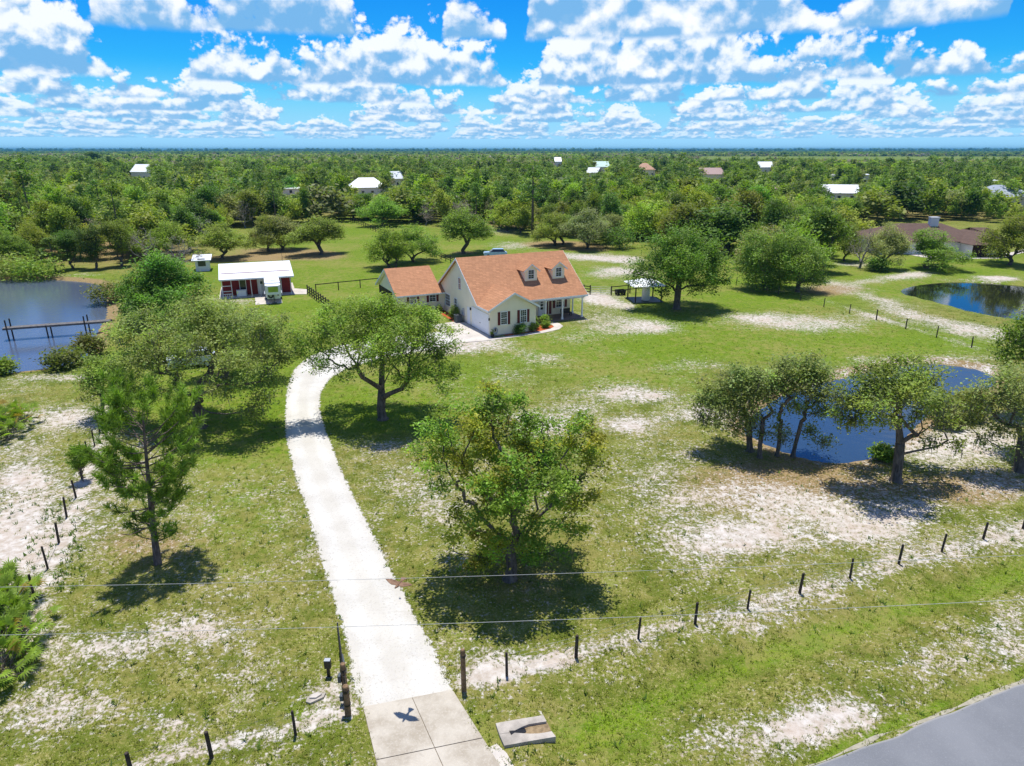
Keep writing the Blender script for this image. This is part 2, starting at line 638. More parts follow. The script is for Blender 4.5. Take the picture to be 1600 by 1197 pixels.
# px-placed patches: x, y, rx, ry, strength
SAND = [(10, 850, 65, 50, 1.0), (50, 800, 40, 22, .5), (105, 655, 60, 18, .7), (30, 700, 60, 25, .5), (60, 760, 60, 25, .4), (30, 745, 35, 18, .5),
        (180, 1010, 65, 22, .55), (250, 1130, 50, 25, .5), (120, 1110, 60, 30, .4), (30, 1130, 50, 40, .45), (300, 985, 60, 20, .5), (60, 1000, 30, 40, .4),
        (390, 1050, 60, 40, .25), (500, 1090, 35, 30, .6), (150, 790, 40, 60, .35), (540, 1070, 22, 30, .5),
        (1250, 790, 105, 28, .55), (1180, 835, 70, 25, .62), (1340, 835, 90, 28, .6), (1420, 800, 60, 25, .5), (1545, 690, 60, 30, .75), (1470, 695, 50, 22, .6), (1100, 850, 60, 30, .55),
        (1150, 770, 60, 22, .5), (1040, 780, 60, 60, .35), (985, 664, 34, 12, .8), (1045, 652, 50, 12, .45), (950, 612, 70, 10, .3), (845, 662, 60, 12, .7), (900, 640, 60, 10, .25),
        (1000, 620, 60, 10, .5), (1110, 640, 30, 14, .6), (1010, 512, 52, 14, .95), (1250, 505, 100, 15, .85), (1180, 495, 50, 8, .5), (930, 505, 50, 22, .55), (890, 527, 60, 10, .35), (800, 545, 60, 14, .35),
        (860, 560, 50, 10, .4), (980, 550, 40, 8, .35), (1090, 570, 60, 10, .35), (760, 535, 45, 10, .6), (790, 590, 70, 12, .3),
        (925, 400, 55, 7, .9), (960, 426, 70, 12, 1.0), (985, 405, 30, 5, .8), (800, 383, 45, 8, .9), (790, 360, 40, 5, .8), (850, 398, 30, 6, .5), (940, 462, 45, 12, .6),
        (1330, 413, 45, 5, 1.0), (1400, 433, 55, 6, 1.0), (1430, 428, 30, 4, .9), (1560, 435, 35, 5, 1.0), (1500, 436, 40, 5, .5), (1360, 440, 40, 5, .7),
        (1310, 1120, 75, 32, .8), (1230, 1145, 60, 30, .6), (1570, 985, 40, 45, .55), (1430, 1040, 50, 25, .35), (1120, 1150, 60, 30, .35),
        (760, 1040, 40, 30, .7), (850, 1040, 60, 18, .45), (640, 760, 60, 30, .2), (690, 790, 50, 40, .35), (580, 840, 20, 60, .3), (720, 870, 40, 30, .3),
        (600, 700, 40, 12, .4), (510, 795, 14, 40, .3), (390, 400, 40, 3, .5), (455, 392, 60, 4, .5), (380, 470, 60, 6, .6), (650, 402, 40, 3, .5), (490, 440, 25, 6, .3), (490, 470, 20, 6, .5),
        (1330, 580, 60, 8, .4), (1500, 560, 60, 8, .5), (1290, 596, 26, 6, .9), (1390, 560, 60, 6, .5), (1540, 575, 30, 8, .8), (120, 430, 60, 4, .5), (95, 286, 45, 2.5, 1.2), (200, 292, 60, 2, 1.2), (1205, 304, 20, 3, 1.2),
        (500, 320, 40, 3, .7), (100, 590, 80, 6, .5), (215, 505, 22, 10, .6), (1235, 690, 60, 15, .1), (700, 545, 60, 10, .8), (1560, 760, 60, 20, .4)]
SAND_LINES = [([(735, 1062), (800, 1050), (900, 1020), (1000, 992), (1090, 970), (1250, 925), (1400, 880), (1600, 835)], 11, .55),
              ([(1000, 1010), (1150, 975), (1300, 930)], 20, .35),
              ([(1350, 895), (1480, 862), (1600, 830)], 18, .55),
              ([(215, 1195), (335, 1168), (465, 1135), (545, 1112)], 12, .6),
              ([(-10, 1040), (60, 940), (95, 850), (122, 785), (150, 700), (175, 640)], 8, .75),
              ([(1275, 440), (1340, 455), (1420, 490), (1500, 512), (1600, 530)], 12, .72),
              ([(1290, 470), (1400, 505), (1530, 545)], 3, .5),
              ([(1195, 458), (1270, 448), (1300, 440)], 6, .7),
              ([(920, 468), (985, 480)], 7, .7), ([(1340, 418), (1480, 428), (1590, 436)], 2, .4),
              ([(850, 400), (930, 405), (1000, 412)], 4, .4)]
DIRT = [(450, 318, 160, 12, .5), (150, 385, 190, 32, .9), (60, 340, 120, 30, .6), (1450, 335, 170, 12, .25), (900, 350, 120, 14, .5), (820, 905, 140, 50, .55), (235, 850, 110, 45, .75), (1340, 765, 200, 35, .8), (1200, 735, 120, 28, .6), (1540, 760, 80, 30, .8), (590, 670, 80, 30, .15), (340, 690, 80, 30, .35),
        (60, 303, 40, 4, 1.6), (165, 303, 30, 3, 1.6), (415, 402, 45, 6, 1.0), (500, 400, 50, 8, 1.0), (347, 405, 45, 5, .8), (870, 382, 60, 6, 1.2), (780, 352, 50, 4, 1.0), (1290, 455, 40, 10, .9), (430, 392, 60, 5, .8), (1057, 484, 12, 5, .8),
        (1330, 450, 60, 8, .5), (960, 430, 50, 8, .3), (1150, 790, 90, 30, .35), (725, 395, 30, 4, .8), (920, 388, 40, 6, 1.0), (1060, 760, 80, 40, .25), (440, 880, 60, 60, .3), (150, 940, 40, 60, .3), (1000, 570, 160, 18, .25), (40, 1020, 40, 50, .6)]
LUSH_LINES = [([(900, 1135), (1010, 1095), (1120, 1050), (1300, 985), (1450, 935), (1650, 875)], 22, .62),
              ([(1270, 1190), (1400, 1130), (1600, 1050)], 9, .7)]
LUSH = [(1400, 248.5, 260, 3.5, 1.6), (150, 385, 190, 28, -.5), (880, 545, 160, 25, .55), (1150, 530, 200, 30, .9), (450, 510, 60, 40, 1.1), (430, 600, 30, 80, 1.0), (700, 400, 200, 30, 1.0), (480, 410, 160, 28, 1.0), (1400, 425, 160, 25, 1.1), (1150, 460, 140, 20, 1.0),
        (860, 430, 90, 15, .8), (580, 360, 60, 14, 1.0), (735, 298, 22, 8, 1.4), (150, 293, 60, 5, 1.2), (590, 640, 110, 45, .8), (380, 690, 80, 30, .8), (310, 600, 100, 60, .9), (540, 470, 80, 20, .8), (1380, 540, 160, 18, .7),
        (90, 440, 90, 10, .8), (150, 540, 25, 40, .7), (380, 780, 90, 90, .35), (700, 590, 80, 25, .4), (980, 590, 120, 20, .3), (1110, 1000, 60, 30, .2), (480, 1120, 60, 40, .4), (740, 1150, 30, 40, .8), (960, 1150, 120, 40, .6), (1450, 420, 120, 18, .6)]


def patches(lst, x, y):
    a = np.zeros(x.shape)
    for px, py, rx, ry, s in lst:
        q = ((x - px) / rx) ** 2 + ((y - py) / ry) ** 2
        a += s * np.exp(-np.minimum(q, 30) * .9)
    return a


def lines(lst, x, y):
    a = np.zeros(x.shape)
    for pts, wd, s in lst:
        d = np.full(x.shape, 1e9)
        for (ax, ay), (bx, by) in zip(pts[:-1], pts[1:]):
            ex, ey = bx - ax, by - ay
            tt = np.clip(((x - ax) * ex + (y - ay) * ey) / (ex * ex + ey * ey), 0, 1)
            d = np.minimum(d, np.hypot(x - ax - ex * tt, y - ay - ey * tt))
        a = np.maximum(a, s * np.exp(-np.minimum((d / wd) ** 2, 30) * .9))
    return a


SW = [G(*p)[:2] for p in LUSH_LINES[0][0]]


def ground_z(X, Y):
    z = np.zeros(X.shape)
    for P in (LAKE, POND, FARPOND):
        z = np.minimum(z, np.interp(sdf(P, X, Y), [-6, -.0, .45, 2.2], [-1.5, -.4, -.12, 0]))
    d = np.full(X.shape, 1e9)
    for a, b in zip(SW[:-1], SW[1:]):
        e = b - a
        tt = np.clip(((X - a[0]) * e[0] + (Y - a[1]) * e[1]) / (e @ e), 0, 1)
        d = np.minimum(d, np.hypot(X - a[0] - e[0] * tt, Y - a[1] - e[1] * tt))
    z -= .32 * np.exp(-(d / 1.1) ** 2)
    return z


def build_ground():
    near = np.arange(-112, 112.1, .75)
    farp = 112 * 1.16 ** np.arange(1, 37)
    xs = np.concatenate([-farp[::-1], near, farp])
    ny = np.concatenate([np.arange(8, 60, .45), np.arange(60, 165, .8)])
    fy = 165 * 1.10 ** np.arange(1, 52)
    ys = np.concatenate([[-600, -200, -80, -40, -20, -10, 0, 4], ny, fy])
    X, Y = np.meshgrid(xs, ys)
    Z = ground_z(X, Y)
    x, y = PX(np.stack([X, Y, np.zeros_like(X)], -1))
    x = np.where(Y < 5, -9999, x)
    n = wob(X, Y, .35, 1.1)
    n2 = wob(X, Y, .11, 4.0)
    base = np.interp(y, [236, 300, 420, 520, 640, 760, 900, 1200], [.15, .18, .16, .32, .42, .47, .43, .41])
    ndst = np.clip((200 - Y) / 60, 0, 1)
    sand = base + (.16 * n + .12 * n2) * ndst + patches(SAND, x, y) * .8 + lines(SAND_LINES, x, y) * .8
    lush = np.interp(y, [300, 560, 720, 900], [.5, .5, .28, .16]) + .22 * n2 + patches(LUSH, x, y) + lines(LUSH_LINES, x, y)
    sand -= np.clip(lines(LUSH_LINES, x, y), 0, 1) * .55 + np.clip(patches(LUSH, x, y), 0, 1) * .22
    dirt = patches(DIRT, x, y)
    for P in (LAKE, POND, FARPOND):
        s = sdf(P, X, Y)
        sand += .05 * np.exp(-((s - 1.0) / .9) ** 2) if P is not LAKE else 0
        dirt += (.25 if P is FARPOND else 1.1) * np.exp(-((s - .4) / 1.1) ** 2)
    woods = np.clip((Y - 165) / 60, 0, 1) * (1 - np.clip(patches(LUSH, x, y) * 2 + patches(SAND, x, y) * 2, 0, 1))
    dirt = dirt + .45 * woods
    ny_, nx_ = X.shape
    idx = np.arange(ny_ * nx_).reshape(ny_, nx_)
    F = np.stack([idx[:-1, :-1], idx[:-1, 1:], idx[1:, 1:], idx[1:, :-1]], -1).reshape(-1, 4)
    m, t = new_mat('sandy_grass')
    p = t.pos()
    sa, lu, di = t.attr('sand'), t.attr('lush'), t.attr('dirt')
    n0 = t.noise(p, .09, 4, .55)
    n1 = t.noise(p, .5, 4, .6)
    n2t = t.noise(p, 2.1, 5, .68, .25)
    n3 = t.noise(p, 7.5, 4, .7)
    n4 = t.noise(t.vec(*[t.m('MULTIPLY', q, f) for q, f in zip(t.sep(p), (1.0, 1.0, 1.0))]), 24, 2, .6)
    n5g = t.noise(p, 1.15, 5, .7, .5)
    olive = t.mix(t.sst(n1, .3, .7), (.112, .145, .016, 1), (.215, .222, .036, 1))
    green = t.mix(t.sst(n2t, .3, .7), (.105, .205, .009, 1), (.205, .300, .013, 1))
    gf = t.sst(t.m('ADD', lu, t.m('MULTIPLY', t.m('SUBTRACT', n1, .5), .9)), .2, .95)
    grass = t.mix(gf, olive, green)
    straw = t.sst(t.m('ADD', n3, t.m('MULTIPLY', n1, .5)), .72, .95)
    grass = t.mix(t.m('MULTIPLY', straw, t.m('SUBTRACT', 1.0, t.m('MULTIPLY', gf, .75))), grass, (.46, .40, .17, 1))
    grass = t.mix(t.sst(n4, .38, .60, .72, 0), grass, (.055, .090, .008, 1))
    grass = t.mix(t.sst(t.noise(p, 11, 3, .6), .56, .70, 0, .55), grass, (.33, .25, .12, 1))
    mot = t.sst(t.m('ADD', t.m('MULTIPLY', n5g, .6), t.m('MULTIPLY', n0, .5)), .50, .66)
    grass = t.mix(t.m('MULTIPLY', mot, .5), grass, (.30, .245, .085, 1))
    grass = t.mix(t.sst(n1, .54, .70, 0, .30), grass, (.11, .19, .010, 1))
    dirtc = t.mix(t.sst(n3, .3, .7), (.20, .125, .06, 1), (.40, .28, .155, 1))
    df = t.sst(t.m('ADD', di, t.m('MULTIPLY', t.m('SUBTRACT', n2t, .5), 1.3)), .3, .9, 0, .85)
    base_c = t.mix(df, grass, dirtc)
    sandc = t.mix(t.sst(n2t, .35, .7), (.44, .375, .305, 1), (.64, .60, .55, 1))
    pink = t.mix(t.sst(n1, .45, .65, 0, .4), sandc, (.46, .35, .26, 1))
    n5 = t.noise(p, 3.6, 3, .6, .2)
    speck = t.m('ADD', t.m('ADD', t.m('MULTIPLY', n2t, .27), t.m('MULTIPLY', n3, .50)), t.m('ADD', t.m('MULTIPLY', n5, .28), t.m('MULTIPLY', n1, .20)))
    sv_ = t.m('ADD', t.m('MULTIPLY', t.m('SUBTRACT', speck, .625), 2.6), t.m('MULTIPLY', t.m('SUBTRACT', sa, .71), .72))
    sf = t.sst(sv_, -.13, .17)
    # beyond the property the sheet is woodland floor
    c = t.mix(sf, base_c, pink)
    hgt = t.m('SUBTRACT', t.m('ADD', n3, t.m('MULTIPLY', n4, .6)), t.m('MULTIPLY', sf, .8))
    t.out(t.pbr(c, .95, .08, t.bump(hgt, .55, .06)))
    V = np.stack([X, Y, Z], -1).reshape(-1, 3)
    me = make_mesh('ground', V, F, m, smooth=True)
    for nm, a in (('sand', sand), ('lush', lush), ('dirt', dirt)):
        point_attr(me, nm, np.clip(a, -.5, 2).ravel())
    o = link('ground', me)
    tag(o, kind='structure')


build_ground()


def water_mat(name, deep, ripple, rough=.04, scale=2.2):
    m, t = new_mat(name)
    p = t.pos()
    sx, sy, sz = t.sep(p)
    v = t.vec(t.m('MULTIPLY', sx, .6), sy, 0.0)
    h = t.m('ADD', t.noise(v, scale, 3, .5), t.m('MULTIPLY', t.noise(v, scale * 5, 2, .5), .25))
    t.out(t.pbr(deep, rough, .9, t.bump(h, ripple, .05)))
    return m


def build_water():
    for nm, P, mat, off in (('lake_water', LAKE, water_mat('lake_water', (.085, .11, .165, 1), .35, .12), 1.5),
                            ('pond_water', POND, water_mat('pond_water', (.028, .055, .095, 1), .30, .13, 1.4), 1.5),
                            ('far_pond_water', FARPOND, water_mat('dark_pond_water', (.012, .013, .012, 1), .10, .02, 1.2), 1.5)):
        c = P.mean(0)
        Q = P + (P - c) / np.linalg.norm(P - c, axis=1, keepdims=True) * off
        b = MB()
        b.poly([(x, y, WATER_Z) for x, y in Q])
        o = b.build(nm, mat)
        if o.data.polygons[0].normal.z < 0:
            o.data.flip_normals()
        tag(o, kind='structure')


build_water()


# ---------------------------------------------------------------- driveway, apron, road
def resample(pts, n):
    pts = np.asarray(pts, float)
    d = np.concatenate([[0], np.cumsum(np.linalg.norm(np.diff(pts, axis=0), axis=1))])
    s = np.linspace(0, d[-1], n)
    return np.stack([np.interp(s, d, pts[:, k]) for k in range(pts.shape[1])], 1)


def strip(name, L, R, z, mat, jit=.0, n=400, across=14, seed=1, jl=None, jr=None):
    rg = np.random.default_rng(seed)
    Lp, Rp = resample(L, n), resample(R, n)

    def nz(k):
        a = np.zeros(n)
        for w, s in ((3, .4), (9, .35), (31, .4)):
            e = rg.normal(size=n + 60)
            ker = np.hanning(w + 2)
            e = np.convolve(e, ker / np.sqrt((ker ** 2).sum()), 'same')[30:30 + n]
            a += s * e
        return a * k
    W = Rp - Lp
    U = W / np.linalg.norm(W, axis=1, keepdims=True)
    Lp = Lp + U * nz(jit if jl is None else jl)[:, None]
    Rp = Rp + U * nz(jit if jr is None else jr)[:, None]
    tt = np.linspace(0, 1, across)
    P = Lp[:, None, :] * (1 - tt)[None, :, None] + Rp[:, None, :] * tt[None, :, None]
    V = np.concatenate([P, np.full((n, across, 1), z)], -1).reshape(-1, 3)
    idx = np.arange(n * across).reshape(n, across)
    F = np.stack([idx[:-1, :-1], idx[:-1, 1:], idx[1:, 1:], idx[1:, :-1]], -1).reshape(-1, 4)
    me = make_mesh(name, V, F, mat)
    a = np.broadcast_to(tt[None, :], (n, across)).ravel()
    point_attr(me, 'across', a)
    o = link(name, me)
    if me.polygons[0].normal.z < 0:
        me.flip_normals()
    return tag(o, kind='structure')


def build_roads():
    m, t = new_mat('white_shell_gravel')
    p = t.pos()
    n1, n2, n3 = t.noise(p, .45, 4), t.noise(p, 9, 4, .7), t.noise(p, 30, 2, .6)
    c = t.mix(t.sst(n1, .3, .7), (.55, .525, .475, 1), (.67, .65, .60, 1))
    c = t.mix(t.sst(n2, .52, .72, 0, .65), c, (.30, .265, .215, 1))
    c = t.mix(t.sst(t.noise(p, 2.2, 4, .7), .55, .72, 0, .35), c, (.40, .36, .30, 1))
    ac = t.attr('across')
    tr = t.m('ABSOLUTE', t.m('SUBTRACT', t.m('ABSOLUTE', t.m('SUBTRACT', ac, .5)), .22))
    c = t.mix(t.m('MULTIPLY', t.sst(tr, .03, .16), .40), c, (.50, .46, .39, 1))
    sh = t.pbr(c, .95, .1, t.bump(t.m('ADD', n2, n3), .5, .03))
    ed_ = t.m('MULTIPLY', t.m('SUBTRACT', .5, t.m('ABSOLUTE', t.m('SUBTRACT', ac, .5))), 4.2)
    fr = t.m('ADD', t.m('MULTIPLY', t.m('SUBTRACT', t.noise(p, 3.2, 5, .7), .5), 1.1), ed_)
    tp = t.node('ShaderNodeBsdfTransparent')
    ms = t.node('ShaderNodeMixShader')
    t.put(ms.inputs[0], t.sst(fr, .24, .34))
    t.t.links.new(tp.outputs[0], ms.inputs[1])
    t.t.links.new(sh, ms.inputs[2])
    t.out(ms.outputs[0])
    Lp = [(567, 1105), (553, 1060), (541, 1000), (528, 950), (505, 880), (480, 800), (460, 740), (447, 690), (444, 640), (448, 605), (458, 577), (482, 556), (525, 540), (590, 528), (660, 520), (715, 515)]
    Rp = [(707, 1078), (690, 1040), (660, 985), (625, 920), (600, 870), (575, 820), (550, 770), (526, 715), (509, 670), (500, 640), (502, 615), (516, 592), (545, 575), (600, 560), (670, 548), (735, 532)]
    wid = lambda A, B: [a + (a - q) / np.linalg.norm(a - q) * .30 for a, q in zip(A, B)]
    A_, B_ = resample([G(*q)[:2] for q in Lp], 60), resample([G(*q)[:2] for q in Rp], 60)
    strip('gravel_driveway', wid(A_, B_), wid(B_, A_), .006, m, .05, 300, 24, 3)
    # concrete apron: slabs with open joints over a dark bed
    a, b, c_, d = [G(x, y)[:2] for x, y in ((567, 1105), (707, 1078), (812, 1245), (612, 1290))]
    mb = MB()
    mb.poly([(*a, .008), (*d, .008), (*c_, .008), (*b, .008)], 1)

    def bil(u, v):
        return (a * (1 - u) + b * u) * (1 - v) + (d * (1 - u) + c_ * u) * v
    g = .0035
    vs = [0, .50, 1.0]
    us = [0, .54, 1.0]
    for i in range(2):
        for j in range(2):
            q = [bil(us[i] + g, vs[j] + g), bil(us[i + 1] - g, vs[j] + g), bil(us[i + 1] - g, vs[j + 1] - g), bil(us[i] + g, vs[j + 1] - g)]
            mb.prism([tuple(z) for z in q[::-1]], .009, .035, 0)
    m2, t = new_mat('stained_concrete')
    p = t.pos()
    n = t.noise(p, .55, 4, .6)
    n2 = t.noise(p, 12, 4, .6)
    c = t.mix(t.sst(n, .35, .65), (.36, .31, .24, 1), (.52, .47, .39, 1))
    c = t.mix(t.sst(n2, .45, .7, 0, .4), c, (.58, .53, .45, 1))
    e = t.noise(p, 1.1, 5, .7, .6)
    c = t.mix(t.sst(e, .58, .74, 0, .35), c, (.24, .20, .155, 1))
    t.out(t.pbr(c, .85, .2, t.bump(n2, .2, .01)))
    o = mb.build('driveway_apron', [m2, M['joint']])
    tag(o, kind='structure')
    ed = MB()
    q = [G(x, y)[:2] for x, y in ((755, 1173), (776, 1163), (792, 1178), (812, 1215), (790, 1222))]
    ed.prism([tuple(z) for z in q[::-1]], .0, .03)
    tag(ed.build('concrete_edging', M['concrete']), kind='structure')
    # asphalt road, lower right, running on beyond the frame
    m3, t = new_mat('asphalt')
    p = t.pos()
    n = t.noise(p, .35, 4)
    n2 = t.noise(p, 26, 3, .7)
    c = t.mix(t.sst(n, .3, .7), (.165, .172, .185, 1), (.21, .217, .23, 1))
    c = t.mix(t.sst(n2, .5, .75, 0, .5), c, (.30, .31, .325, 1))
    ac = t.attr('across')
    c = t.mix(t.m('MULTIPLY', t.sst(ac, .985, 1.0), .6), c, (.38, .36, .33, 1))
    t.out(t.pbr(c, .85, .25, t.bump(n2, .35, .01)))
    e0, e1 = G(1275, 1197)[:2], G(1600, 1068)[:2]
    u = (e1 - e0) / np.linalg.norm(e1 - e0)
    nrm = np.array([u[1], -u[0]])
    s = [e0 + u * k for k in (-60, 260)]
    strip('road', [q + nrm * 6.4 for q in s], s, .02, m3, .05, 900, 26, 5, jl=.05, jr=.05)
    strip('road_shoulder', [q for q in s], [q - nrm * .13 for q in s], .010, M['sandy_edge'], .09, 900, 3, 6)


M['joint'] = simple_mat('joint_dirt', (.22, .18, .13), .95, .1, .2, 5)
M['sandy_edge'] = simple_mat('pale_sand', (.36, .33, .25), .95, .1, .15, 4, .3)
build_roads()


# ---------------------------------------------------------------- the house
PHI = math.radians(26)
HA = G(766, 526)


def add_window(parent, name, cx, z0, z1, w, axis, at, grid=(2, 2), pane_attr=None):
    """window in a wall of the parent's frame; axis 'x': wall runs along x at y=at facing -y; 'y': wall runs along y at x=at facing -x"""
    fr, pn = MB(), MB()

    def bx(mb, a0, a1, d0, d1, q0, q1):
        if axis == 'x':
            mb.box(a0, a1, at - d1, at - d0, q0, q1)
        else:
            mb.box(at - d1, at - d0, a0, a1, q0, q1)
    t = .09
    a0, a1 = cx - w / 2, cx + w / 2
    bx(fr, a0 - t, a0, 0, .06, z0 - t, z1 + t)
    bx(fr, a1, a1 + t, 0, .06, z0 - t, z1 + t)
    bx(fr, a0, a1, 0, .06, z1, z1 + t)
    bx(fr, a0, a1, 0, .075, z0 - t, z0)
    zm = (z0 + z1) / 2
    bx(fr, a0, a1, .003, .045, zm - .03, zm + .03)
    for i in range(1, grid[0]):
        x = a0 + w * i / grid[0]
        bx(fr, x - .011, x + .011, .003, .034, z0, zm - .03)
        bx(fr, x - .011, x + .011, .003, .034, zm + .03, z1)
    for (q0, q1) in ((z0, zm - .03), (zm + .03, z1)):
        for i in range(1, grid[1]):
            z = q0 + (q1 - q0) * i / grid[1]
            bx(fr, a0, a1, .004, .031, z - .011, z + .011)
    f = fr.build(name, M['trim'], parent)
    bx(pn, a0, a1, .002, .02, z0, z1)
    pn.build('pane', M['glass'], f)
    return f


def add_shutter(parent, cx, z0, z1, w, at):
    mb = MB()
    mb.box(cx - w / 2, cx + w / 2, at - .05, at - .001, z0, z1)
    n = 16
    for i in range(n):
        z = z0 + .08 + (z1 - z0 - .16) * i / n
        mb.box(cx - w / 2 + .05, cx + w / 2 - .05, at - .062, at - .0505, z, z + .055)
    return mb.build('shutter', M['shutter'], parent)


def build_house():
    H = thing('house', 'cream house with orange shingle roof, two dormers, white garage door and dark red shutters', 'house', (HA[0], HA[1], 0), PHI)
    L, Wm = 14.0, 5.8
    s_f, e_f, z_f, rid = .72, 2.8, 3.05, 9.2
    zr = z_f + s_f * (rid - e_f)
    e_b = 15.9
    s_b = (zr - 3.45) / (e_b - rid)

    def zroof(y):
        return zr - (s_f * (rid - y) if y < rid else s_b * (y - rid))
    # walls: main block, set under the roof planes
    wz = lambda y: zroof(y) - .13
    mb = MB()
    yw0, yw1 = 6.0, 15.5
    zf = .12
    # left gable wall (x=0) continuing into the garage side wall
    prof = [(0.0, zf), (15.5, zf), (15.5, wz(15.5)), (rid, wz(rid)), (3.15, wz(3.15)), (3.15, 2.92), (0.0, 2.92)]
    mb.poly([(0, y, z) for y, z in prof])
    mb.poly([(L, y, z) for y, z in [(6.0, zf), (6.0, wz(6.0)), (rid, wz(rid)), (15.5, wz(15.5)), (15.5, zf)]])
    mb.poly([(Wm, 6.0, zf), (L, 6.0, zf), (L, 6.0, wz(6)), (Wm, 6.0, wz(6))])
    mb.poly([(L, 15.5, zf), (0, 15.5, zf), (0, 15.5, wz(15.5)), (L, 15.5, wz(15.5))])
    # garage: right side wall, front gable wall
    mb.poly([(Wm, 0, zf), (Wm, 6.0, zf), (Wm, 6.0, 3.0), (Wm, 0, 2.92)])
    gp = 4.86
    mb.poly([(0, 0, zf), (Wm, 0, zf), (Wm, 0, 2.92), (Wm / 2, 0, gp - .12), (0, 0, 2.92)])
    wall = mb.build('wall', M['cream'], H)
    fb = MB()
    fb.box(.0, Wm, .0, 15.5, -.3, .119)
    fb.build('foundation', M['grey_concrete'], H)
    # main roof
    rf = MB()
    ov = .38
    x0, x1 = -ov, L + ov + .2
    rf.slab([(x0, e_f, zroof(e_f)), (x1, e_f, zroof(e_f)), (x1, rid, zr), (x0, rid, zr)], .09)
    rf.slab([(x0, rid, zr - .002), (x1, rid, zr - .002), (x1, e_b, zroof(e_b)), (x0, e_b, zroof(e_b))], .09)
    roof = rf.build('roof', M['shingle'], H)
    # garage roof: ridge runs back into the main slope
    gr = MB()
    gx0, gx1, gy = -.36, Wm + .36, -.38
    ze = gp - .55 * (Wm / 2 + .36)
    yv = e_f + (gp - z_f) / s_f
    xm = Wm / 2
    ye = e_f + (ze - z_f) / s_f
    gr.slab([(gx0, gy, ze), (xm, gy, gp), (xm, yv + .15, gp), (gx0, ye + .15, ze)][::-1], .09)
    gr.slab([(gx1, gy, ze), (gx1, ye + .15, ze), (xm, yv + .15, gp - .002), (xm, gy, gp - .002)][::-1], .09)
    gr.build('garage_roof', M['shingle'], H)
    # white fascia and rake boards
    tr = MB()
    tr.box(Wm + .37, x1, e_f - .03, e_f - .002, z_f - .24, z_f - .02)

    def rake(x, ya, za, yb, zb, w=.03, hgt=.24):
        tr.poly([(x, ya, za), (x, yb, zb), (x, yb, zb - hgt), (x, ya, za - hgt)])
        tr.poly([(x + w, ya, za), (x + w, ya, za - hgt), (x + w, yb, zb - hgt), (x + w, yb, zb)])
        tr.poly([(x, ya, za - hgt), (x, yb, zb - hgt), (x + w, yb, zb - hgt), (x + w, ya, za - hgt)])
        tr.poly([(x, ya, za), (x + w, ya, za), (x + w, yb, zb), (x, yb, zb)])
    for x in (x0 - .03, x1):
        rake(x, e_f, z_f - .01, rid, zr - .01)
        rake(x, rid, zr - .01, e_b, zroof(e_b) - .01)
    for xa, za, xb, zb in ((gx0, ze, xm, gp), (xm, gp, gx1, ze)):
        tr.poly([(xa, gy - .03, za - .01), (xa, gy - .03, za - .25), (xb, gy - .03, zb - .25), (xb, gy - .03, zb - .01)])
        tr.poly([(xa, gy - .03, za - .25), (xa, gy + .02, za - .25), (xb, gy + .02, zb - .25), (xb, gy - .03, zb - .25)])
        tr.poly([(xa, gy - .03, za - .01), (xb, gy - .03, zb - .01), (xb, gy + .02, zb - .01), (xa, gy + .02, za - .01)])
    tr.box(gx0 - .03, gx0 - .002, gy, 2.75, ze - .24, ze - .02)
    tr.box(gx1 + .002, gx1 + .03, gy, 2.75, ze - .24, ze - .02)
    tr.build('fascia', M['trim'], H)
    # soffits
    so = MB()
    so.box(Wm + .02, L + .3, 2.83, 5.99, 2.70, 2.74)
    so.box(-.34, -.005, -.3, 2.7, 2.80, 2.84)
    so.build('porch_ceiling', M['trim'], H)
    # porch
    pf = MB()
    pf.box(Wm + .004, L + .35, 3.0, 5.996, -.2, .14)
    pf.build('porch_floor', M['porch'], H)
    for x, y in ((8.85, 3.2), (11.2, 3.2), (14.05, 3.2), (14.1, 5.6)):
        p = MB()
        p.box(x - .085, x + .085, y - .085, y + .085, .141, 2.699, bev=.02)
        p.box(x - .13, x + .13, y - .13, y + .13, .142, .36, bev=.02)
        p.box(x - .12, x + .12, y - .12, y + .12, 2.5, 2.697, bev=.02)
        p.build('porch_post', M['trim'], H)
    # dormers
    for cx in (7.9, 11.75):
        d = MB()
        yf, w, zt, zp = 5.3, 1.66, 6.22, 6.86
        zb = zroof(yf)
        a, b = cx - w / 2, cx + w / 2
        d.poly([(a, yf, zb - .1), (b, yf, zb - .1), (b, yf, zt), (cx, yf, zp), (a, yf, zt)])
        yb = e_f + (zt - z_f) / s_f + .1
        d.poly([(a, yf, zb - .1), (a, yf, zt), (a, yb, zt)])
        d.poly([(b, yf, zb - .1), (b, yb, zt), (b, yf, zt)])
        D = d.build('dormer', M['cream'], H)
        r = MB()
        o = .30
        zo = zt - o * (zp - zt) / (w / 2)
        ya, yp = e_f + (zo + .1 - z_f) / s_f + .1, e_f + (zp + .1 - z_f) / s_f + .12
        r.slab([(a - o, yf - .28, zo + .1), (cx, yf - .28, zp + .1), (cx, yp, zp + .1), (a - o, ya, zo + .1)][::-1], .07)
        r.slab([(b + o, yf - .28, zo + .1), (b + o, ya, zo + .1), (cx, yp, zp + .098), (cx, yf - .28, zp + .098)][::-1], .07)
        r.build('dormer_roof', M['shingle'], D)
        f = MB()
        for xa, za, xb, zb2 in ((a - o, zo + .09, cx, zp + .09), (cx, zp + .09, b + o, zo + .09)):
            yy = yf - .31
            f.poly([(xa, yy, za), (xa, yy, za - .16), (xb, yy, zb2 - .16), (xb, yy, zb2)])
            f.poly([(xa, yy, za - .16), (xa, yy + .25, za - .16), (xb, yy + .25, zb2 - .16), (xb, yy, zb2 - .16)])
        f.build('dormer_trim', M['trim'], D)
        add_window(D, 'window', cx, zb + .28, zb + 1.30, .74, 'x', yf, (2, 2))
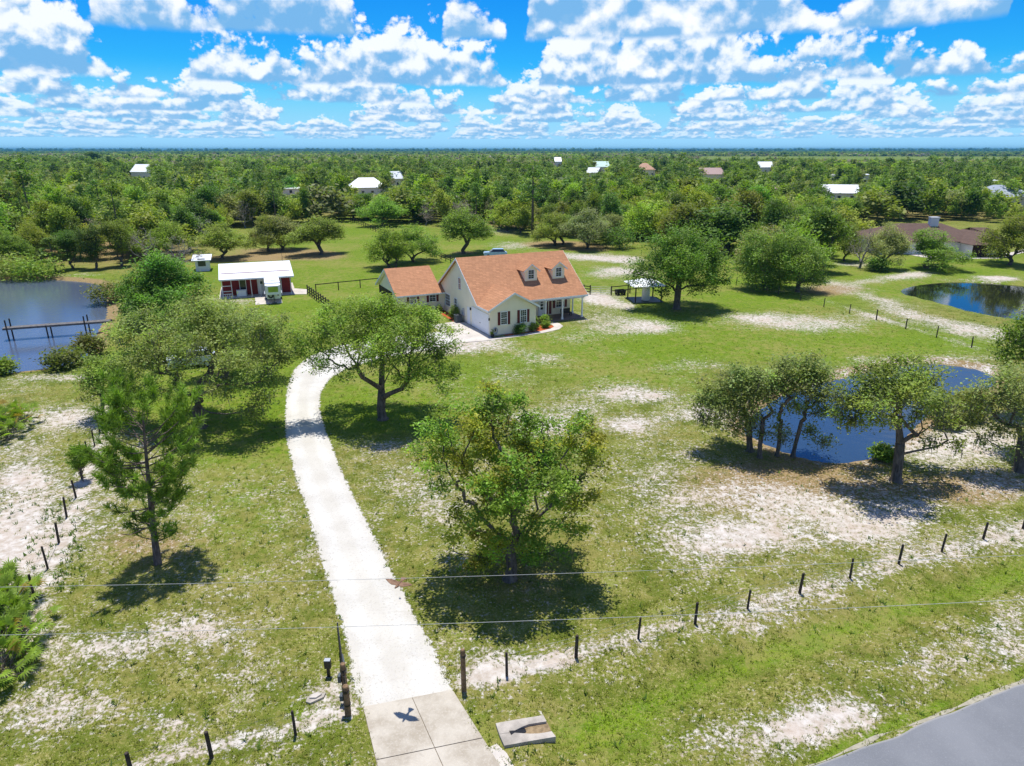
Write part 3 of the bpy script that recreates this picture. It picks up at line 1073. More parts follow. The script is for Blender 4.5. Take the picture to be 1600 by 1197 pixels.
    # front windows with shutters
    for cx in (1.72, 4.18):
        add_window(H, 'window', cx, 1.27, 2.66, .72, 'x', 0.0, (3, 3))
        for sx in (-1, 1):
            add_shutter(H, cx + sx * .62, 1.2, 2.70, .30, 0.0)
    add_window(H, 'window', 12.45, 1.05, 2.45, 1.1, 'x', 6.0, (3, 2))
    for sx in (-1, 1):
        add_shutter(H, 12.45 + sx * .86, .95, 2.52, .34, 6.0)
    # front door with sidelight frame
    d = MB()
    d.box(9.35, 10.25, 5.93, 5.995, .145, 2.25)
    for i in range(2):
        for j in range(3):
            d.box(9.45 + i * .42, 9.78 + i * .42, 5.917, 5.929, .3 + j * .62, .8 + j * .62)
    D = d.build('front_door', M['door_white'], H)
    s = MB()
    for k in range(3):
        s.box(9.62, 9.98, 5.905, 5.9165, .95 + k * .42, 1.25 + k * .42)
    s.build('door_pane', M['glass'], D)
    kn = MB()
    kn.lathe([(.0, 0), (.03, .01), (.035, .04), (.0, .06)], 8)
    k = kn.build('door_handle', M['black'], D)
    k.location = (10.15, 5.90, 1.1)
    add_shutter(H, 10.55, .25, 2.3, .34, 6.0)
    add_shutter(H, 11.05, .25, 2.3, .34, 6.0)
    lm = MB()
    lm.box(11.38, 11.50, 5.85, 5.997, 1.75, 2.02, bev=.02)
    lm.build('wall_lamp', M['black'], H)
    # left side: garage door, side door, windows
    g = MB()
    g.box(-.05, -.002, .35, 5.05, .13, 2.34)
    for r in range(4):
        for c in range(8):
            y = .45 + c * .57
            z = .2 + r * .54
            g.box(-.062, -.0505, y, y + .48, z, z + .40)
    GD = g.build('garage_door', M['door_white'], H)
    gt = MB()
    gt.box(-.075, -.003, .22, .348, .13, 2.46)
    gt.box(-.075, -.003, 5.052, 5.18, .13, 2.46)
    gt.box(-.075, -.003, .349, 5.051, 2.342, 2.46)
    gt.build('garage_door_frame', M['trim'], H)
    hn = MB()
    hn.box(-.10, -.063, 2.6, 2.8, 1.0, 1.06)
    hn.build('handle', M['black'], GD)
    sd = MB()
    sd.box(-.045, -.002, 5.75, 6.65, .13, 2.16)
    for r in range(3):
        for c in range(2):
            sd.box(-.056, -.0455, 5.84 + c * .42, 6.16 + c * .42, .3 + r * .62, .8 + r * .62)
    sd.build('side_door', M['door_white'], H)
    l2 = MB()
    l2.box(-.16, -.003, 5.42, 5.58, 1.95, 2.25, bev=.03)
    l2.build('wall_lamp', M['black'], H)
    l3 = MB()
    l3.box(-.16, -.003, .02, .14, 1.85, 2.1, bev=.02)
    l3.build('wall_lamp', M['black'], H)
    add_window(H, 'window', 8.92, 3.85, 5.2, .74, 'y', 0.0, (2, 3))
    add_window(H, 'window', 13.2, 1.0, 2.45, 1.6, 'y', 0.0, (4, 2))
    add_window(H, 'window', 10.4, 1.1, 2.4, .76, 'y', 0.0, (2, 2))
    mt = MB()
    mt.box(-.14, -.003, 7.6, 7.95, .8, 1.7, bev=.03)
    mt.box(-.10, -.003, 8.15, 8.35, .9, 1.4, bev=.03)
    mt.build('utility_box', M['grey_metal'], H)
    # ---- the wing at the back left
    ax0, ax1 = -6.15, -.003
    ay0, ay1, ar = 14.5, 23.4, 18.9
    aez, arz = 2.55, 5.35
    sl = (arz - aez) / (ar - (ay0 - .4))
    w = MB()
    zt = aez + sl * .4 - .1
    w.poly([(ax0, ay0, zf), (ax1, ay0, zf), (ax1, ay0, zt), (ax0, ay0, zt)])
    w.poly([(ax0, ay1, zf), (ax0, ay1, zt), (ax1, ay1, zt), (ax1, ay1, zf)])
    w.poly([(ax0, ay0, zf), (ax0, ay0, zt), (ax0, 17.2, zt), (ax0, 17.2, zf)])
    w.poly([(ax0, ay0, zt + .002), (ax0, ar, arz - .12), (ax0, ay1, zt + .002)])
    w.poly([(ax0, 17.2, 2.52), (ax0, 17.2, zt), (ax0, ay1, zt), (ax0, ay1, 2.52)])
    w.poly([(ax0, 17.2, zf), (ax0 + 3, 17.2, zf), (ax0 + 3, 17.2, zt), (ax0, 17.2, zt)])
    w.poly([(ax0 + 3, 17.2, zf), (ax0 + 3, ay1, zf), (ax0 + 3, ay1, zt), (ax0 + 3, 17.2, zt)])
    w.build('wing_wall', M['cream'], H)
    sc = MB()
    sc.box(ax0 - .02, ax0 + .02, 17.25, ay1 - .05, .14, 2.5)
    SC = sc.build('porch_screen', M['screen'], H)
    sf = MB()
    for y in (17.25, 18.7, 20.2, 21.7, 23.3):
        sf.box(ax0 - .06, ax0 - .021, y - .05, y + .05, .14, 2.5)
    sf.box(ax0 - .055, ax0 - .022, 17.3, 23.25, 1.0, 1.08)
    sf.build('screen_frame', M['black'], SC)
    r = MB()
    rx0, rx1 = ax0 - .45, -.39
    r.slab([(rx0, ay0 - .4, aez), (rx1, ay0 - .4, aez), (rx1, ar, arz), (rx0, ar, arz)], .09)
    r.slab([(rx0, ar, arz - .002), (rx1, ar, arz - .002), (rx1, ay1 + .4, aez), (rx0, ay1 + .4, aez)], .09)
    r.slab([(rx1 + .002, ay0 - .4, aez - .004), (-.004, ay0 - .4, aez - .004), (-.004, 15.6, aez + sl * 1.5 - .004), (rx1 + .002, 15.6, aez + sl * 1.5 - .004)], .09)
    r.build('wing_roof', M['shingle'], H)
    f = MB()
    f.box(rx0, -.01, ay0 - .43, ay0 - .402, aez - .2, aez - .01)
    for ya, za, yb, zb in ((ay0 - .4, aez, ar, arz), (ar, arz, ay1 + .4, aez)):
        x = rx0 - .03
        f.poly([(x, ya, za), (x, yb, zb), (x, yb, zb - .22), (x, ya, za - .22)])
        f.poly([(x, ya, za - .22), (x, yb, zb - .22), (x + .4, yb, zb - .22), (x + .4, ya, za - .22)])
    f.build('wing_fascia', M['trim'], H)
    for cx in (-4.25, -1.62):
        add_window(H, 'window', cx, 1.45, 2.36, .80, 'x', ay0, (2, 2))
        for sx in (-1, 1):
            add_shutter(H, cx + sx * .66, 1.38, 2.40, .30, ay0)
    # paving around the house
    a2 = lambda x, y: tuple((HA[:2] + np.array([math.cos(PHI) * x - math.sin(PHI) * y, math.sin(PHI) * x + math.cos(PHI) * y])))
    pv = MB()
    pv.prism([a2(*q) for q in [(-4.3, -1.0), (-1.2, -1.5), (-.003, -.9), (-.003, 7.6), (-1.4, 8.2), (-4.2, 8.0)]], .0, .05)
    tag(pv.build('concrete_driveway', M['concrete']), kind='structure')
    pv = MB()
    inner = [(0, -.9), (1.6, -.75), (4, -.60), (6.2, -.40), (7.8, .05), (8.7, .75), (8.9, 1.7), (8.4, 2.4), (7.6, 2.98)]
    outer = [(-1.2, -1.5), (1.6, -1.5), (4, -1.4), (6.4, -1.2), (8.6, -.6), (9.8, .5), (10.1, 1.9), (9.6, 2.8), (9.4, 2.98)]
    n = len(inner)
    b = len(pv.V)
    I = [(*a2(*q), .04) for q in inner]
    O = [(*a2(*q), .04) for q in outer]
    for i in range(n - 1):
        pv.poly([I[i], O[i], O[i + 1], I[i + 1]])
        pv.poly([O[i], (*O[i][:2], -.05), (*O[i + 1][:2], -.05), O[i + 1]])
    tag(pv.build('walkway', M['concrete']), kind='structure')
    bed = MB()
    bed.poly([(*a2(*q), .03) for q in [(1.7, -.74), (4, -.59), (6.2, -.39), (7.8, .06), (8.69, .75), (8.89, 1.7), (8.39, 2.4), (7.6, 2.97), (Wm + .01, 2.97), (Wm + .01, -.01), (1.7, -.01)]])
    tag(bed.build('mulch_bed', M['mulch']), kind='structure')
    b2 = MB()
    b2.poly([(*a2(*q), .03) for q in [(-5.8, 13.6), (-1.2, 13.4), (-1.2, 8.3), (-.01, 8.3), (-.01, 14.49), (-5.8, 14.49)]])
    tag(b2.build('back_mulch_bed', M['mulch']), kind='structure')
    return a2


HLOC = build_house()


# ---------------------------------------------------------------- barn with white roof
def build_barn():
    a = G(345.7, 467.7)
    th = math.atan2(98.49 - 95.10, -31.85 + 41.08)
    B = thing('barn', 'red metal barn with a bright white roof and an open posted front', 'barn', (a[0], a[1], 0), th)
    W, D = 10.0, 9.6
    s = MB()
    s.box(-.3, 10.2, -.1, D, -.2, .06)
    s.box(4.5, 8.0, -5.6, -.101, -.2, .04)
    s.prism([(10.201, -.1), (11.6, -.6), (11.9, 3.2), (10.201, 4.6)], -.2, .05)
    s.build('slab', M['concrete'], B)
    w = MB()
    yw = 1.9
    rz, ry, ez = 4.15, 5.6, 2.75
    w.box(.3, 9.7, yw, yw + .1, .06, 3.3)
    w.box(.3, .4, yw + .101, D - .3, .06, 2.9)
    w.box(9.6, 9.7, yw + .101, D - .3, .06, 2.9)
    w.box(.3, 9.7, D - .299, D - .2, .06, 2.9)
    for i in range(30):
        x = .45 + i * .31
        w.box(x, x + .05, yw - .03, yw - .001, .07, 3.0)
    w.build('wall', M['red'], B)
    for x in (.3, 1.55, 4.15, 5.35, 8.25, 9.55):
        p = MB()
        p.box(x - .045, x + .045, .28, .37, .06, 2.78)
        p.build('post', M['trim'], B)
    r = MB()
    r.slab([(.0, -.05, ez), (10.1, -.05, ez), (9.95, ry, rz), (-.05, ry, rz)], .07)
    r.slab([(-.05, ry, rz - .002), (9.95, ry, rz - .002), (9.95, D + .2, 2.95), (-.05, D + .2, 2.95)], .07)
    r.build('roof', M['metal_roof'], B)
    t = MB()
    t.box(.02, 10.08, -.09, -.052, ez - .20, ez - .01)
    t.build('fascia', M['trim'], B)
    # doors and openings on the red wall
    d = MB()
    d.box(5.0, 6.0, yw - .06, yw - .031, .07, 2.2)
    Dd = d.build('door', M['trim'], B)
    dp = MB()
    dp.box(5.3, 5.7, yw - .07, yw - .061, 1.5, 1.9)
    dp.build('door_pane', M['glass'], Dd)
    for x0, x1 in ((2.55, 3.5), (7.3, 8.1)):
        f = MB()
        for q in ((x0, x0 + .09), (x1 - .09, x1)):
            f.box(*q, yw - .065, yw - .031, .9 if x0 > 5 else .07, 2.5)
        f.box(x0 + .09, x1 - .09, yw - .065, yw - .031, 2.4, 2.5)
        F = f.build('window', M['trim'], B)
        g = MB()
        g.box(x0 + .09, x1 - .09, yw - .05, yw - .032, .9 if x0 > 5 else .07, 2.4)
        g.build('pane', M['glass'], F)
    for z in (.55, .95, 1.7):
        rl = MB()
        rl.box(.38, 1.48, .28, .34, z, z + .09)
        if z < .9:
            for x in (.6, .85, 1.1, 1.3):
                rl.box(x, x + .06, .285, .335, .1, .56)
        rl.build('railing', M['trim'], B)
    an = MB()
    an.tube([(8.9, 5.6, 4.1), (8.9, 5.6, 5.4)], .02, 5)
    an.build('vent_pipe', M['wood_dark'], B)
    # things under the roof
    M4 = lambda x, y: (a[0] + math.cos(th) * x - math.sin(th) * y, a[1] + math.sin(th) * x + math.cos(th) * y)
    c = thing('chest_freezer', 'white chest box standing in the open front of the red barn', 'chest', (*M4(2.75, .95), .06), th)
    b = MB()
    b.box(-.65, .65, -.35, .35, .05, .85, bev=.04)
    b.build('body', M['white_metal'], c)
    b = MB()
    b.box(-.67, .67, -.37, .37, .853, .93, bev=.04)
    b.build('lid', M['white_metal'], c)
    # horse trailer, nose towards the camera
    t = thing('horse_trailer', 'white horse trailer with green nose window parked in front of the red barn', 'trailer', (*M4(6.98, -2.6), .04), th)
    t.scale = (1.1, 1.1, 1.1)
    b = MB()
    hw = .92
    b.box(-hw, hw, -1.6, 2.6, .55, 2.35, bev=.06)
    # tapered nose above the hitch
    nose = [(-hw, -1.6), (hw, -1.6), (hw, -2.5), (.62, -3.1), (-.62, -3.1), (-hw, -2.5)]
    b.prism(nose[::-1], 1.15, 2.25)
    b.box(-.8, .8, -2.4, -1.601, .5, 1.149)
    b.build('body', M['white_metal'], t)
    b = MB()
    b.box(-hw + .03, hw - .03, -1.55, 2.55, 2.351, 2.41)
    b.build('roof', M['white_metal'], t)
    v = MB()
    v.lathe([(.30, 2.411), (.30, 2.50), (.24, 2.54)], 14, 0, .1, -.2)
    v.build('roof_vent', M['trim'], t)
    g = MB()
    g.poly([(.56, -3.106, 1.5), (-.56, -3.106, 1.5), (-.56, -3.106, 2.12), (.56, -3.106, 2.12)][::-1])
    g.box(-.58, .58, -3.125, -3.103, 1.48, 2.14)
    g.build('nose_window', M['lime'], t)
    for y in (-.9, .2, 1.3):
        s = MB()
        s.box(-hw - .012, -hw - .001, y - .28, y + .28, 1.5, 1.95)
        s.build('side_window', M['glass'], t)
    for sx in (-1, 1):
        for y in (.1, 1.0):
            w = MB()
            w.tube([(sx * (hw + .02), y, .36), (sx * (hw - .2), y, .36)], .36, 16)
            wh = w.build('wheel', M['rubber'], t)
            w = MB()
            w.tube([(sx * (hw + .03), y, .36), (sx * (hw + .0), y, .36)], .19, 12)
            w.build('rim', M['grey_metal'], wh)
        m = MB()
        m.box(sx * hw - .02 if sx > 0 else -hw - .16, hw + .16 if sx > 0 else -hw + .02, -.4, 1.5, .76, .82)
        m.build('mudguard', M['grey_metal'], t)
    sp = MB()
    sp.tube([(-.35, -2.52, .95), (-.35, -2.40, .95)], .34, 16)
    S = sp.build('spare_wheel', M['rubber'], t)
    sp = MB()
    sp.tube([(-.35, -2.53, .95), (-.35, -2.522, .95)], .17, 12)
    sp.build('rim', M['grey_metal'], S)
    hk = MB()
    hk.tube([(0, -2.75, 1.14), (0, -2.75, .2)], .06, 8)
    hk.box(-.3, .3, -2.9, -2.6, .04, .1)
    hk.build('hitch_jack', M['dark_metal'], t)
    lp = MB()
    lp.box(.45, .62, -2.46, -2.405, .9, 1.02)
    lp.build('lamp', M['shutter'], t)


build_barn()


# ---------------------------------------------------------------- other buildings
def hip_roof(mb, x0, x1, y0, y1, ze, zr, ridge='x', inset=None, th=.08):
    if ridge == 'x':
        ins = (y1 - y0) / 2 if inset is None else inset
        ym = (y0 + y1) / 2
        a, b = (x0 + ins, ym, zr), (x1 - ins, ym, zr)
        mb.slab([(x0, y0, ze), (x1, y0, ze), b, a], th)
        mb.slab([(x1, y1, ze), (x0, y1, ze), a, b], th)
        mb.slab([(x1, y0, ze), (x1, y1, ze), b], th)
        mb.slab([(x0, y1, ze), (x0, y0, ze), a], th)
    else:
        ins = (x1 - x0) / 2 if inset is None else inset
        xm = (x0 + x1) / 2
        a, b = (xm, y0 + ins, zr), (xm, y1 - ins, zr)
        mb.slab([(x1, y0, ze), (x1, y1, ze), b, a], th)
        mb.slab([(x0, y1, ze), (x0, y0, ze), a, b], th)
        mb.slab([(x0, y0, ze), (x1, y0, ze), a], th)
        mb.slab([(x1, y1, ze), (x0, y1, ze), b], th)


def build_neighbour():
    H = thing('bungalow', 'low bungalow with a brown hipped roof and white chimney beyond the far pond', 'house', (84, 143, 0), 0)
    w = MB()
    w.box(-10, 12, -4, 9, -.1, 2.55)
    w.build('wall', M['white_wall'], H)
    w = MB()
    w.box(6.2, 12.8, -8.1, -4.001, -.1, 2.4)
    w.build('brick_wall', M['brick_dark'], H)
    w = MB()
    w.box(6.19, 6.199, -8.0, -4.01, -.1, 2.39)
    w.build('side_wall', M['white_wall'], H)
    r = MB()
    hip_roof(r, -10.6, 12.6, -4.6, 9.6, 2.6, 5.5, 'x')
    r.build('roof', M['shingle_brown'], H)
    r = MB()
    hip_roof(r, 5.6, 13.4, -8.7, 5, 2.45, 4.5, 'y')
    hip_roof(r, 7.5, 16.0, -6, 6, 2.5, 4.9, 'x')
    r.build('front_roof', M['shingle_brown'], H)
    c = MB()
    c.box(2.6, 4.2, 1.2, 2.3, 4.2, 6.7)
    c.box(2.5, 4.3, 1.1, 2.4, 6.703, 6.85)
    c.build('chimney', M['white_wall'], H)
    add_window(H, 'window', 9.9, .7, 2.05, 1.5, 'x', -8.1, (2, 1))
    for x in (-8, -5, -2, 2):
        add_window(H, 'window', x, .8, 2.1, 1.3, 'x', -4.0, (2, 1))
    s = MB()
    s.box(-14, -10.01, 0, 8, -.1, 2.2)
    s.build('annex_wall', M['white_wall'], H)
    s = MB()
    s.slab([(-14.3, -.4, 2.25), (-9.9, -.4, 2.35), (-9.9, 8.3, 2.55), (-14.3, 8.3, 2.45)], .08)
    s.build('annex_roof', M['dark_metal'], H)
    p = MB()
    q = [G(x, y)[:2] for x, y in ((1390, 392), (1440, 402), (1500, 405), (1560, 404), (1600, 395), (1600, 390), (1560, 399), (1500, 400), (1440, 397))]
    p.prism([tuple(z) for z in q], -.05, .04)
    o = p.build('garden_path', M['concrete'])
    tag(o, kind='structure')


build_neighbour()


def build_pavilion():
    x0, x1, y0, y1 = 16.2, 21.0, 92.6, 96.9
    P = thing('pavilion', 'small open pavilion with a pale metal hip roof under the broad oak', 'pavilion', ((x0 + x1) / 2, (y0 + y1) / 2, 0), math.radians(8))
    hw, hd = 2.05, 1.95
    s = MB()
    s.box(-hw, hw, -hd, hd, -.1, .06)
    s.build('slab', M['dark_metal'], P)
    for sx in (-1, 1):
        for sy in (-1, 1):
            p = MB()
            p.box(sx * 1.85 - .07, sx * 1.85 + .07, sy * 1.75 - .07, sy * 1.75 + .07, .061, 2.28)
            p.build('post', M['wood_dark'], P)
    r = MB()
    hip_roof(r, -2.4, 2.4, -2.3, 2.3, 2.3, 3.1, 'x', 2.1, .06)
    r.build('roof', M['white_metal'], P)
    t = tag(MB_lathe('water_tank', [(.0, .06), (.52, .07), (.56, .15), (.56, 1.75), (.45, 1.95), (.0, 2.0)], M['tank']), 'upright white water tank standing under the small pavilion roof', 'tank')
    t.location = ((x0 + x1) / 2 + .1, (y0 + y1) / 2 - .5, .0)
    c = thing('garden_cart', 'small dark garden cart by the board fence left of the pavilion', 'cart', G(969, 461), .3)
    b = MB()
    b.prism([(-.7, -.4), (.7, -.4), (.7, .4), (-.7, .4)], .35, .42)
    for q in ((-.7, .7, -.4, -.36), (-.7, .7, .36, .4), (-.7, -.66, -.36, .36), (.66, .7, -.36, .36)):
        b.box(*q, .421, .80)
    b.build('tray', M['black'], c)
    for sx in (-.45, .45):
        for sy in (-.42, .42):
            w = MB()
            w.tube([(sx, sy - .04, .2), (sx, sy + .04, .2)], .2, 12)
            w.build('wheel', M['rubber'], c)
    h = MB()
    h.tube([(.7, 0, .4), (1.2, 0, .75), (1.2, .2, .75)], .025, 6)
    h.build('handle', M['black'], c)


def MB_lathe(name, prof, mat, n=18):
    b = MB()
    b.lathe(prof, n)
    return b.build(name, mat, None, True)


build_pavilion()


def far_house(px, py, wpx, style, label, deep=9.0, rz=0.0, wall='white_wall', roof='white_metal', name='farmhouse', zw=2.8, zr=2.0):
    p = G(px, py)
    k = zc_of(p) / FOC
    W = wpx * k * 1.12
    zw *= 1.15
    zr *= 1.2
    H = thing(name, label, 'house' if name != 'shed' else 'shed', p, rz)
    w = MB()
    w.box(-W / 2, W / 2, 0, deep, -.1, zw)
    w.build('wall', M[wall], H)
    r = MB()
    o = .5
    if style == 'hip':
        hip_roof(r, -W / 2 - o, W / 2 + o, -o, deep + o, zw + .05, zw + zr, 'x', min(W, deep) * .42, .12)
    elif style == 'gable':
        ym = deep / 2
        r.slab([(-W / 2 - o, -o, zw + .02), (W / 2 + o, -o, zw + .02), (W / 2 + o, ym, zw + zr), (-W / 2 - o, ym, zw + zr)], .12)
        r.slab([(-W / 2 - o, ym, zw + zr - .003), (W / 2 + o, ym, zw + zr - .003), (W / 2 + o, deep + o, zw + .02), (-W / 2 - o, deep + o, zw + .02)], .12)
    else:
        r.slab([(-W / 2 - o, -o, zw + .02), (W / 2 + o, -o, zw + .02), (W / 2 + o, deep + o, zw + .5), (-W / 2 - o, deep + o, zw + .5)], .12)
    r.build('roof', M[roof], H)
    n = max(1, int(W / 4))
    for i in range(n):
        x = -W / 2 + W * (i + .5) / n
        f = MB()
        f.box(x - .6, x + .6, -.06, -.003, .9, 2.2)
        f.build('window', M['glass'], H)
    return H


M['pale_roof'] = simple_mat('pale_grey_roof', (.62, .65, .68), .5, .4, .08, 1)
M['tan_roof'] = simple_mat('tan_tile_roof', (.50, .30, .20), .8, .2, .15, 2)
M['pink_roof'] = simple_mat('faded_pink_roof', (.42, .30, .27), .8, .2, .1, 2)
M['mint_roof'] = simple_mat('mint_roof', (.50, .66, .58), .6, .3, .08, 1)
M['grey_roof'] = simple_mat('grey_roof', (.36, .40, .46), .5, .4, .08, 1)
FAR_HOUSES = [
    (575, 306, 52, 'hip', 'long ranch house with a wide white hip roof among the trees behind the barn', 13, .25, 'white_wall', 'white_metal', 3.2, 3.4),
    (622, 291, 16, 'gable', 'small pale grey roofed house just right of the wide white hip roof', 9, .5, 'white_wall', 'pale_roof', 3.6, 3.4),
    (222, 281, 32, 'gable', 'white farmhouse with a tall white gable roof at the far left woods edge', 13, -.2, 'white_wall', 'white_metal', 4.6, 4.2),
    (277, 297, 11, 'gable', 'tiny pale grey roof between dark crowns right of the white farmhouse', 8, .2, 'white_wall', 'pale_roof', 3.2, 2.4),
    (1010, 275, 24, 'hip', 'house with an orange tile hip roof left of the two dark cypresses', 14, .1, 'cream', 'tan_roof', 4.2, 4.2),
    (872, 262, 9, 'gable', 'tall white two storey house far off above the ridge of the orange roof', 12, .1, 'white_wall', 'white_metal', 6.0, 4.0),
    (941, 270, 20, 'gable', 'far house with a pale mint green metal roof', 16, .1, 'white_wall', 'mint_roof', 4.5, 4.0),
    (924, 279, 16, 'gable', 'far shed with a slanting off white roof below the mint green roof', 10, -.5, 'white_wall', 'pale_roof', 3.4, 3.2),
    (1110, 283, 36, 'gable', 'long low house with a faded pink roof in the middle of the woods', 14, .05, 'cream', 'pink_roof', 3.8, 3.4),
    (1196, 270, 22, 'gable', 'far white roofed house above the grey tan roof on the right', 14, .05, 'white_wall', 'white_metal', 4.2, 4.0),
    (1207, 306, 24, 'hip', 'low house with a flat tan grey roof beside a bare sandy yard', 9, .05, 'cream', 'pink_roof', 2.8, 1.6),
    (1310, 315, 50, 'gable', 'long white roofed stable left of the reddish tree', 11, -.22, 'white_wall', 'white_metal', 2.9, 2.6),
    (1351, 287, 17, 'flat', 'small bright white flat roofed building high in the right hand woods', 10, .05, 'white_wall', 'white_metal', 4.6, 1),
    (1548, 298, 17, 'flat', 'small white box shaped building near the right edge of the woods', 9, .05, 'white_wall', 'white_metal', 4.4, 1),
    (1580, 325, 66, 'hip', 'house with a broad grey blue metal roof cut by the right edge of the woods', 14, .1, 'white_wall', 'grey_roof', 3.4, 3.2),
    (1300, 284, 14, 'flat', 'faint white building left of the small bright flat roof', 9, .0, 'white_wall', 'pale_roof', 3.6, 1),
    (455, 305, 22, 'flat', 'low white shed half hidden beneath a dark round crown', 6, .0, 'white_wall', 'white_metal', 2.6, 1)]
for a in FAR_HOUSES:
    far_house(*a[:5], deep=a[5], rz=a[6], wall=a[7], roof=a[8], zw=a[9], zr=a[10])
far_house(317, 424, 17, 'flat', 'small white shed with a flat roof left of the red barn', 3.0, .33, 'white_wall', 'white_metal', 'shed', 1.7, 1)
far_house(492, 325, 18, 'gable', 'open white shed beside parked trailers beyond the far pasture', 6, .1, 'white_wall', 'white_metal', 'shed', 2.4, 1.2)
far_house(478, 320, 13, 'flat', 'grey shed with a flat roof behind the open white shed', 5, .1, 'white_wall', 'grey_roof', 'shed', 2.2, 1)



# ---------------------------------------------------------------- fences, gate, wires and small things
def post_mesh(r, h, lean=(0, 0), n=8):
    b = MB()
    b.tube([(0, 0, -.2), (lean[0] * .5, lean[1] * .5, h * .5), (lean[0], lean[1], h - .02), (lean[0], lean[1], h)], [r * 1.05, r, r * .95, r * .7], n)
    return make_mesh('post', b.V, b.F, M['wood_dark'], b.M)


def wire_fence(name, label, pts, h=1.12, r=.062, wires=(.25, .55, .85, 1.05), wr=.004, mat='wood_dark', mesh_net=False):
    rg = np.random.default_rng(len(pts) * 7 + int(pts[0][0] * 10) % 97)
    base = np.asarray(pts[0])
    F = thing(name, label, 'fence', (base[0], base[1], 0))
    tops = []
    for p in pts:
        hh = h * rg.uniform(.94, 1.08)
        ln = rg.normal(0, .035, 2)
        o = link('post', post_mesh(r * rg.uniform(.85, 1.2), hh, ln), F)
        o.data.materials[0] = M[mat]
        o.location = (p[0] - base[0], p[1] - base[1], 0)
        tops.append((p - base, ln, hh))
    b = MB()
    for z in wires:
        line = []
        for q, ln, hh in tops:
            line.append((q[0] + ln[0] * z / hh - r, q[1] + ln[1] * z / hh, z))
        for u, v in zip(line[:-1], line[1:]):
            mid = ((u[0] + v[0]) / 2, (u[1] + v[1]) / 2, z - .015)
            b.tube([u, mid, v], wr, 3, cap=False)
    b.build('wire', M['wire'], F)
    return F


def board_fence(name, label, a, b_, step, h=1.3, rails=(.4, .8, 1.18), r=.07, mat='wood_dark', rail_t=.02, rail_h=.06):
    a, b_ = np.asarray(a, float), np.asarray(b_, float)
    L = np.linalg.norm((b_ - a)[:2])
    n = max(1, int(round(L / step)))
    F = thing(name, label, 'fence', (a[0], a[1], 0), math.atan2(b_[1] - a[1], b_[0] - a[0]))
    for i in range(n + 1):
        p = MB()
        p.box(-r, r, -r, r, -.2, h, bev=r * .25)
        o = p.build('post', M[mat], F)
        o.location = (L * i / n, 0, random.uniform(-.05, .03))
    for z in rails:
        q = MB()
        q.box(-.05, L + .05, -r - rail_t * 2, -r - .001, z - rail_h, z + rail_h)
        q.build('rail', M[mat], F)
    return F


ROAD_POSTS = [G(*p) for p in ((792, 1056), (900, 1027), (997, 998), (1086, 975), (1168, 951), (1249, 927), (1328, 903), (1404, 881), (1471, 862), (1536, 842), (1598, 826), (1655, 811))]
wire_fence('wire_fence', 'thin wire fence of slim dark posts running along the green roadside ditch', ROAD_POSTS, 1.10)
SIDE_POSTS = [G(*p) for p in ((-30, 1085), (10, 1005), (53, 932), (75, 889), (92, 848), (104, 808), (119, 778), (128, 748), (138, 716), (148, 697), (156, 678), (164, 655), (178, 627), (186, 607))]
wire_fence('wire_fence', 'wire fence of dark posts on the pale line between lake bank and tall pine', SIDE_POSTS, 1.22, .058, mesh_net=True)
wire_fence('wire_fence', 'short wire fence of three dark posts left of the open gate', [G(*p) for p in ((545, 1116), (462, 1148), (331, 1184), (208, 1216), (90, 1249))][1:], 1.10)
FIELD_POSTS = [G(*p) for p in ((1150, 446), (1182, 453), (1216, 460.5), (1250, 469.5), (1287, 479.5), (1327, 490), (1369, 500), (1415, 514), (1463, 527.5), (1518, 543), (1572, 558), (1630, 575))]
wire_fence('wire_fence', 'wire fence of thin posts crossing the bright meadow towards the far pond', FIELD_POSTS, 1.25, .065)
board_fence('board_fence', 'black board fence with close posts slanting down between barn drive and house wing', G(481, 459), G(522, 489), 1.25, 1.35)
board_fence('board_fence', 'black rail fence running from the barn gate to the house wing', G(494, 457), G(596, 446), 3.0, 1.3, (1.18,), .06)
board_fence('board_fence', 'dark rail fence with gate gap from the right end of the house towards the pavilion', G(912, 459), G(922, 460), 2.0, 1.35)
board_fence('board_fence', 'dark rail fence standing behind the garden cart beside the pavilion', G(955, 461), G(1040, 452), 2.9, 1.3, (1.2, .6))
board_fence('pasture_fence', 'long dark pasture fence running diagonally across the meadow behind the house', G(548, 346), G(712, 414), 2.7, 1.3, (.5, .9, 1.2), .06)
board_fence('pasture_fence', 'low pasture fence along the shaded woods edge right of the long meadow', G(640, 352), G(700, 349), 3.2, 1.2, (.6, 1.1), .06)
wf = thing('wire_gate', 'light tube gate closing the gap in the fence at the right of the house', 'gate', G(922, 460), math.atan2(*(G(955, 461) - G(922, 460))[1::-1]))
gl = float(np.linalg.norm(G(955, 461) - G(922, 460)))
b = MB()
for z in (.3, .6, .9, 1.15):
    b.tube([(.15, 0, z), (gl - .15, 0, z)], .022, 6)
for x in (.15, gl / 2, gl - .15):
    b.tube([(x, .03, .25), (x, .03, 1.18)], .024, 6)
b.build('frame', M['grey_metal'], wf)


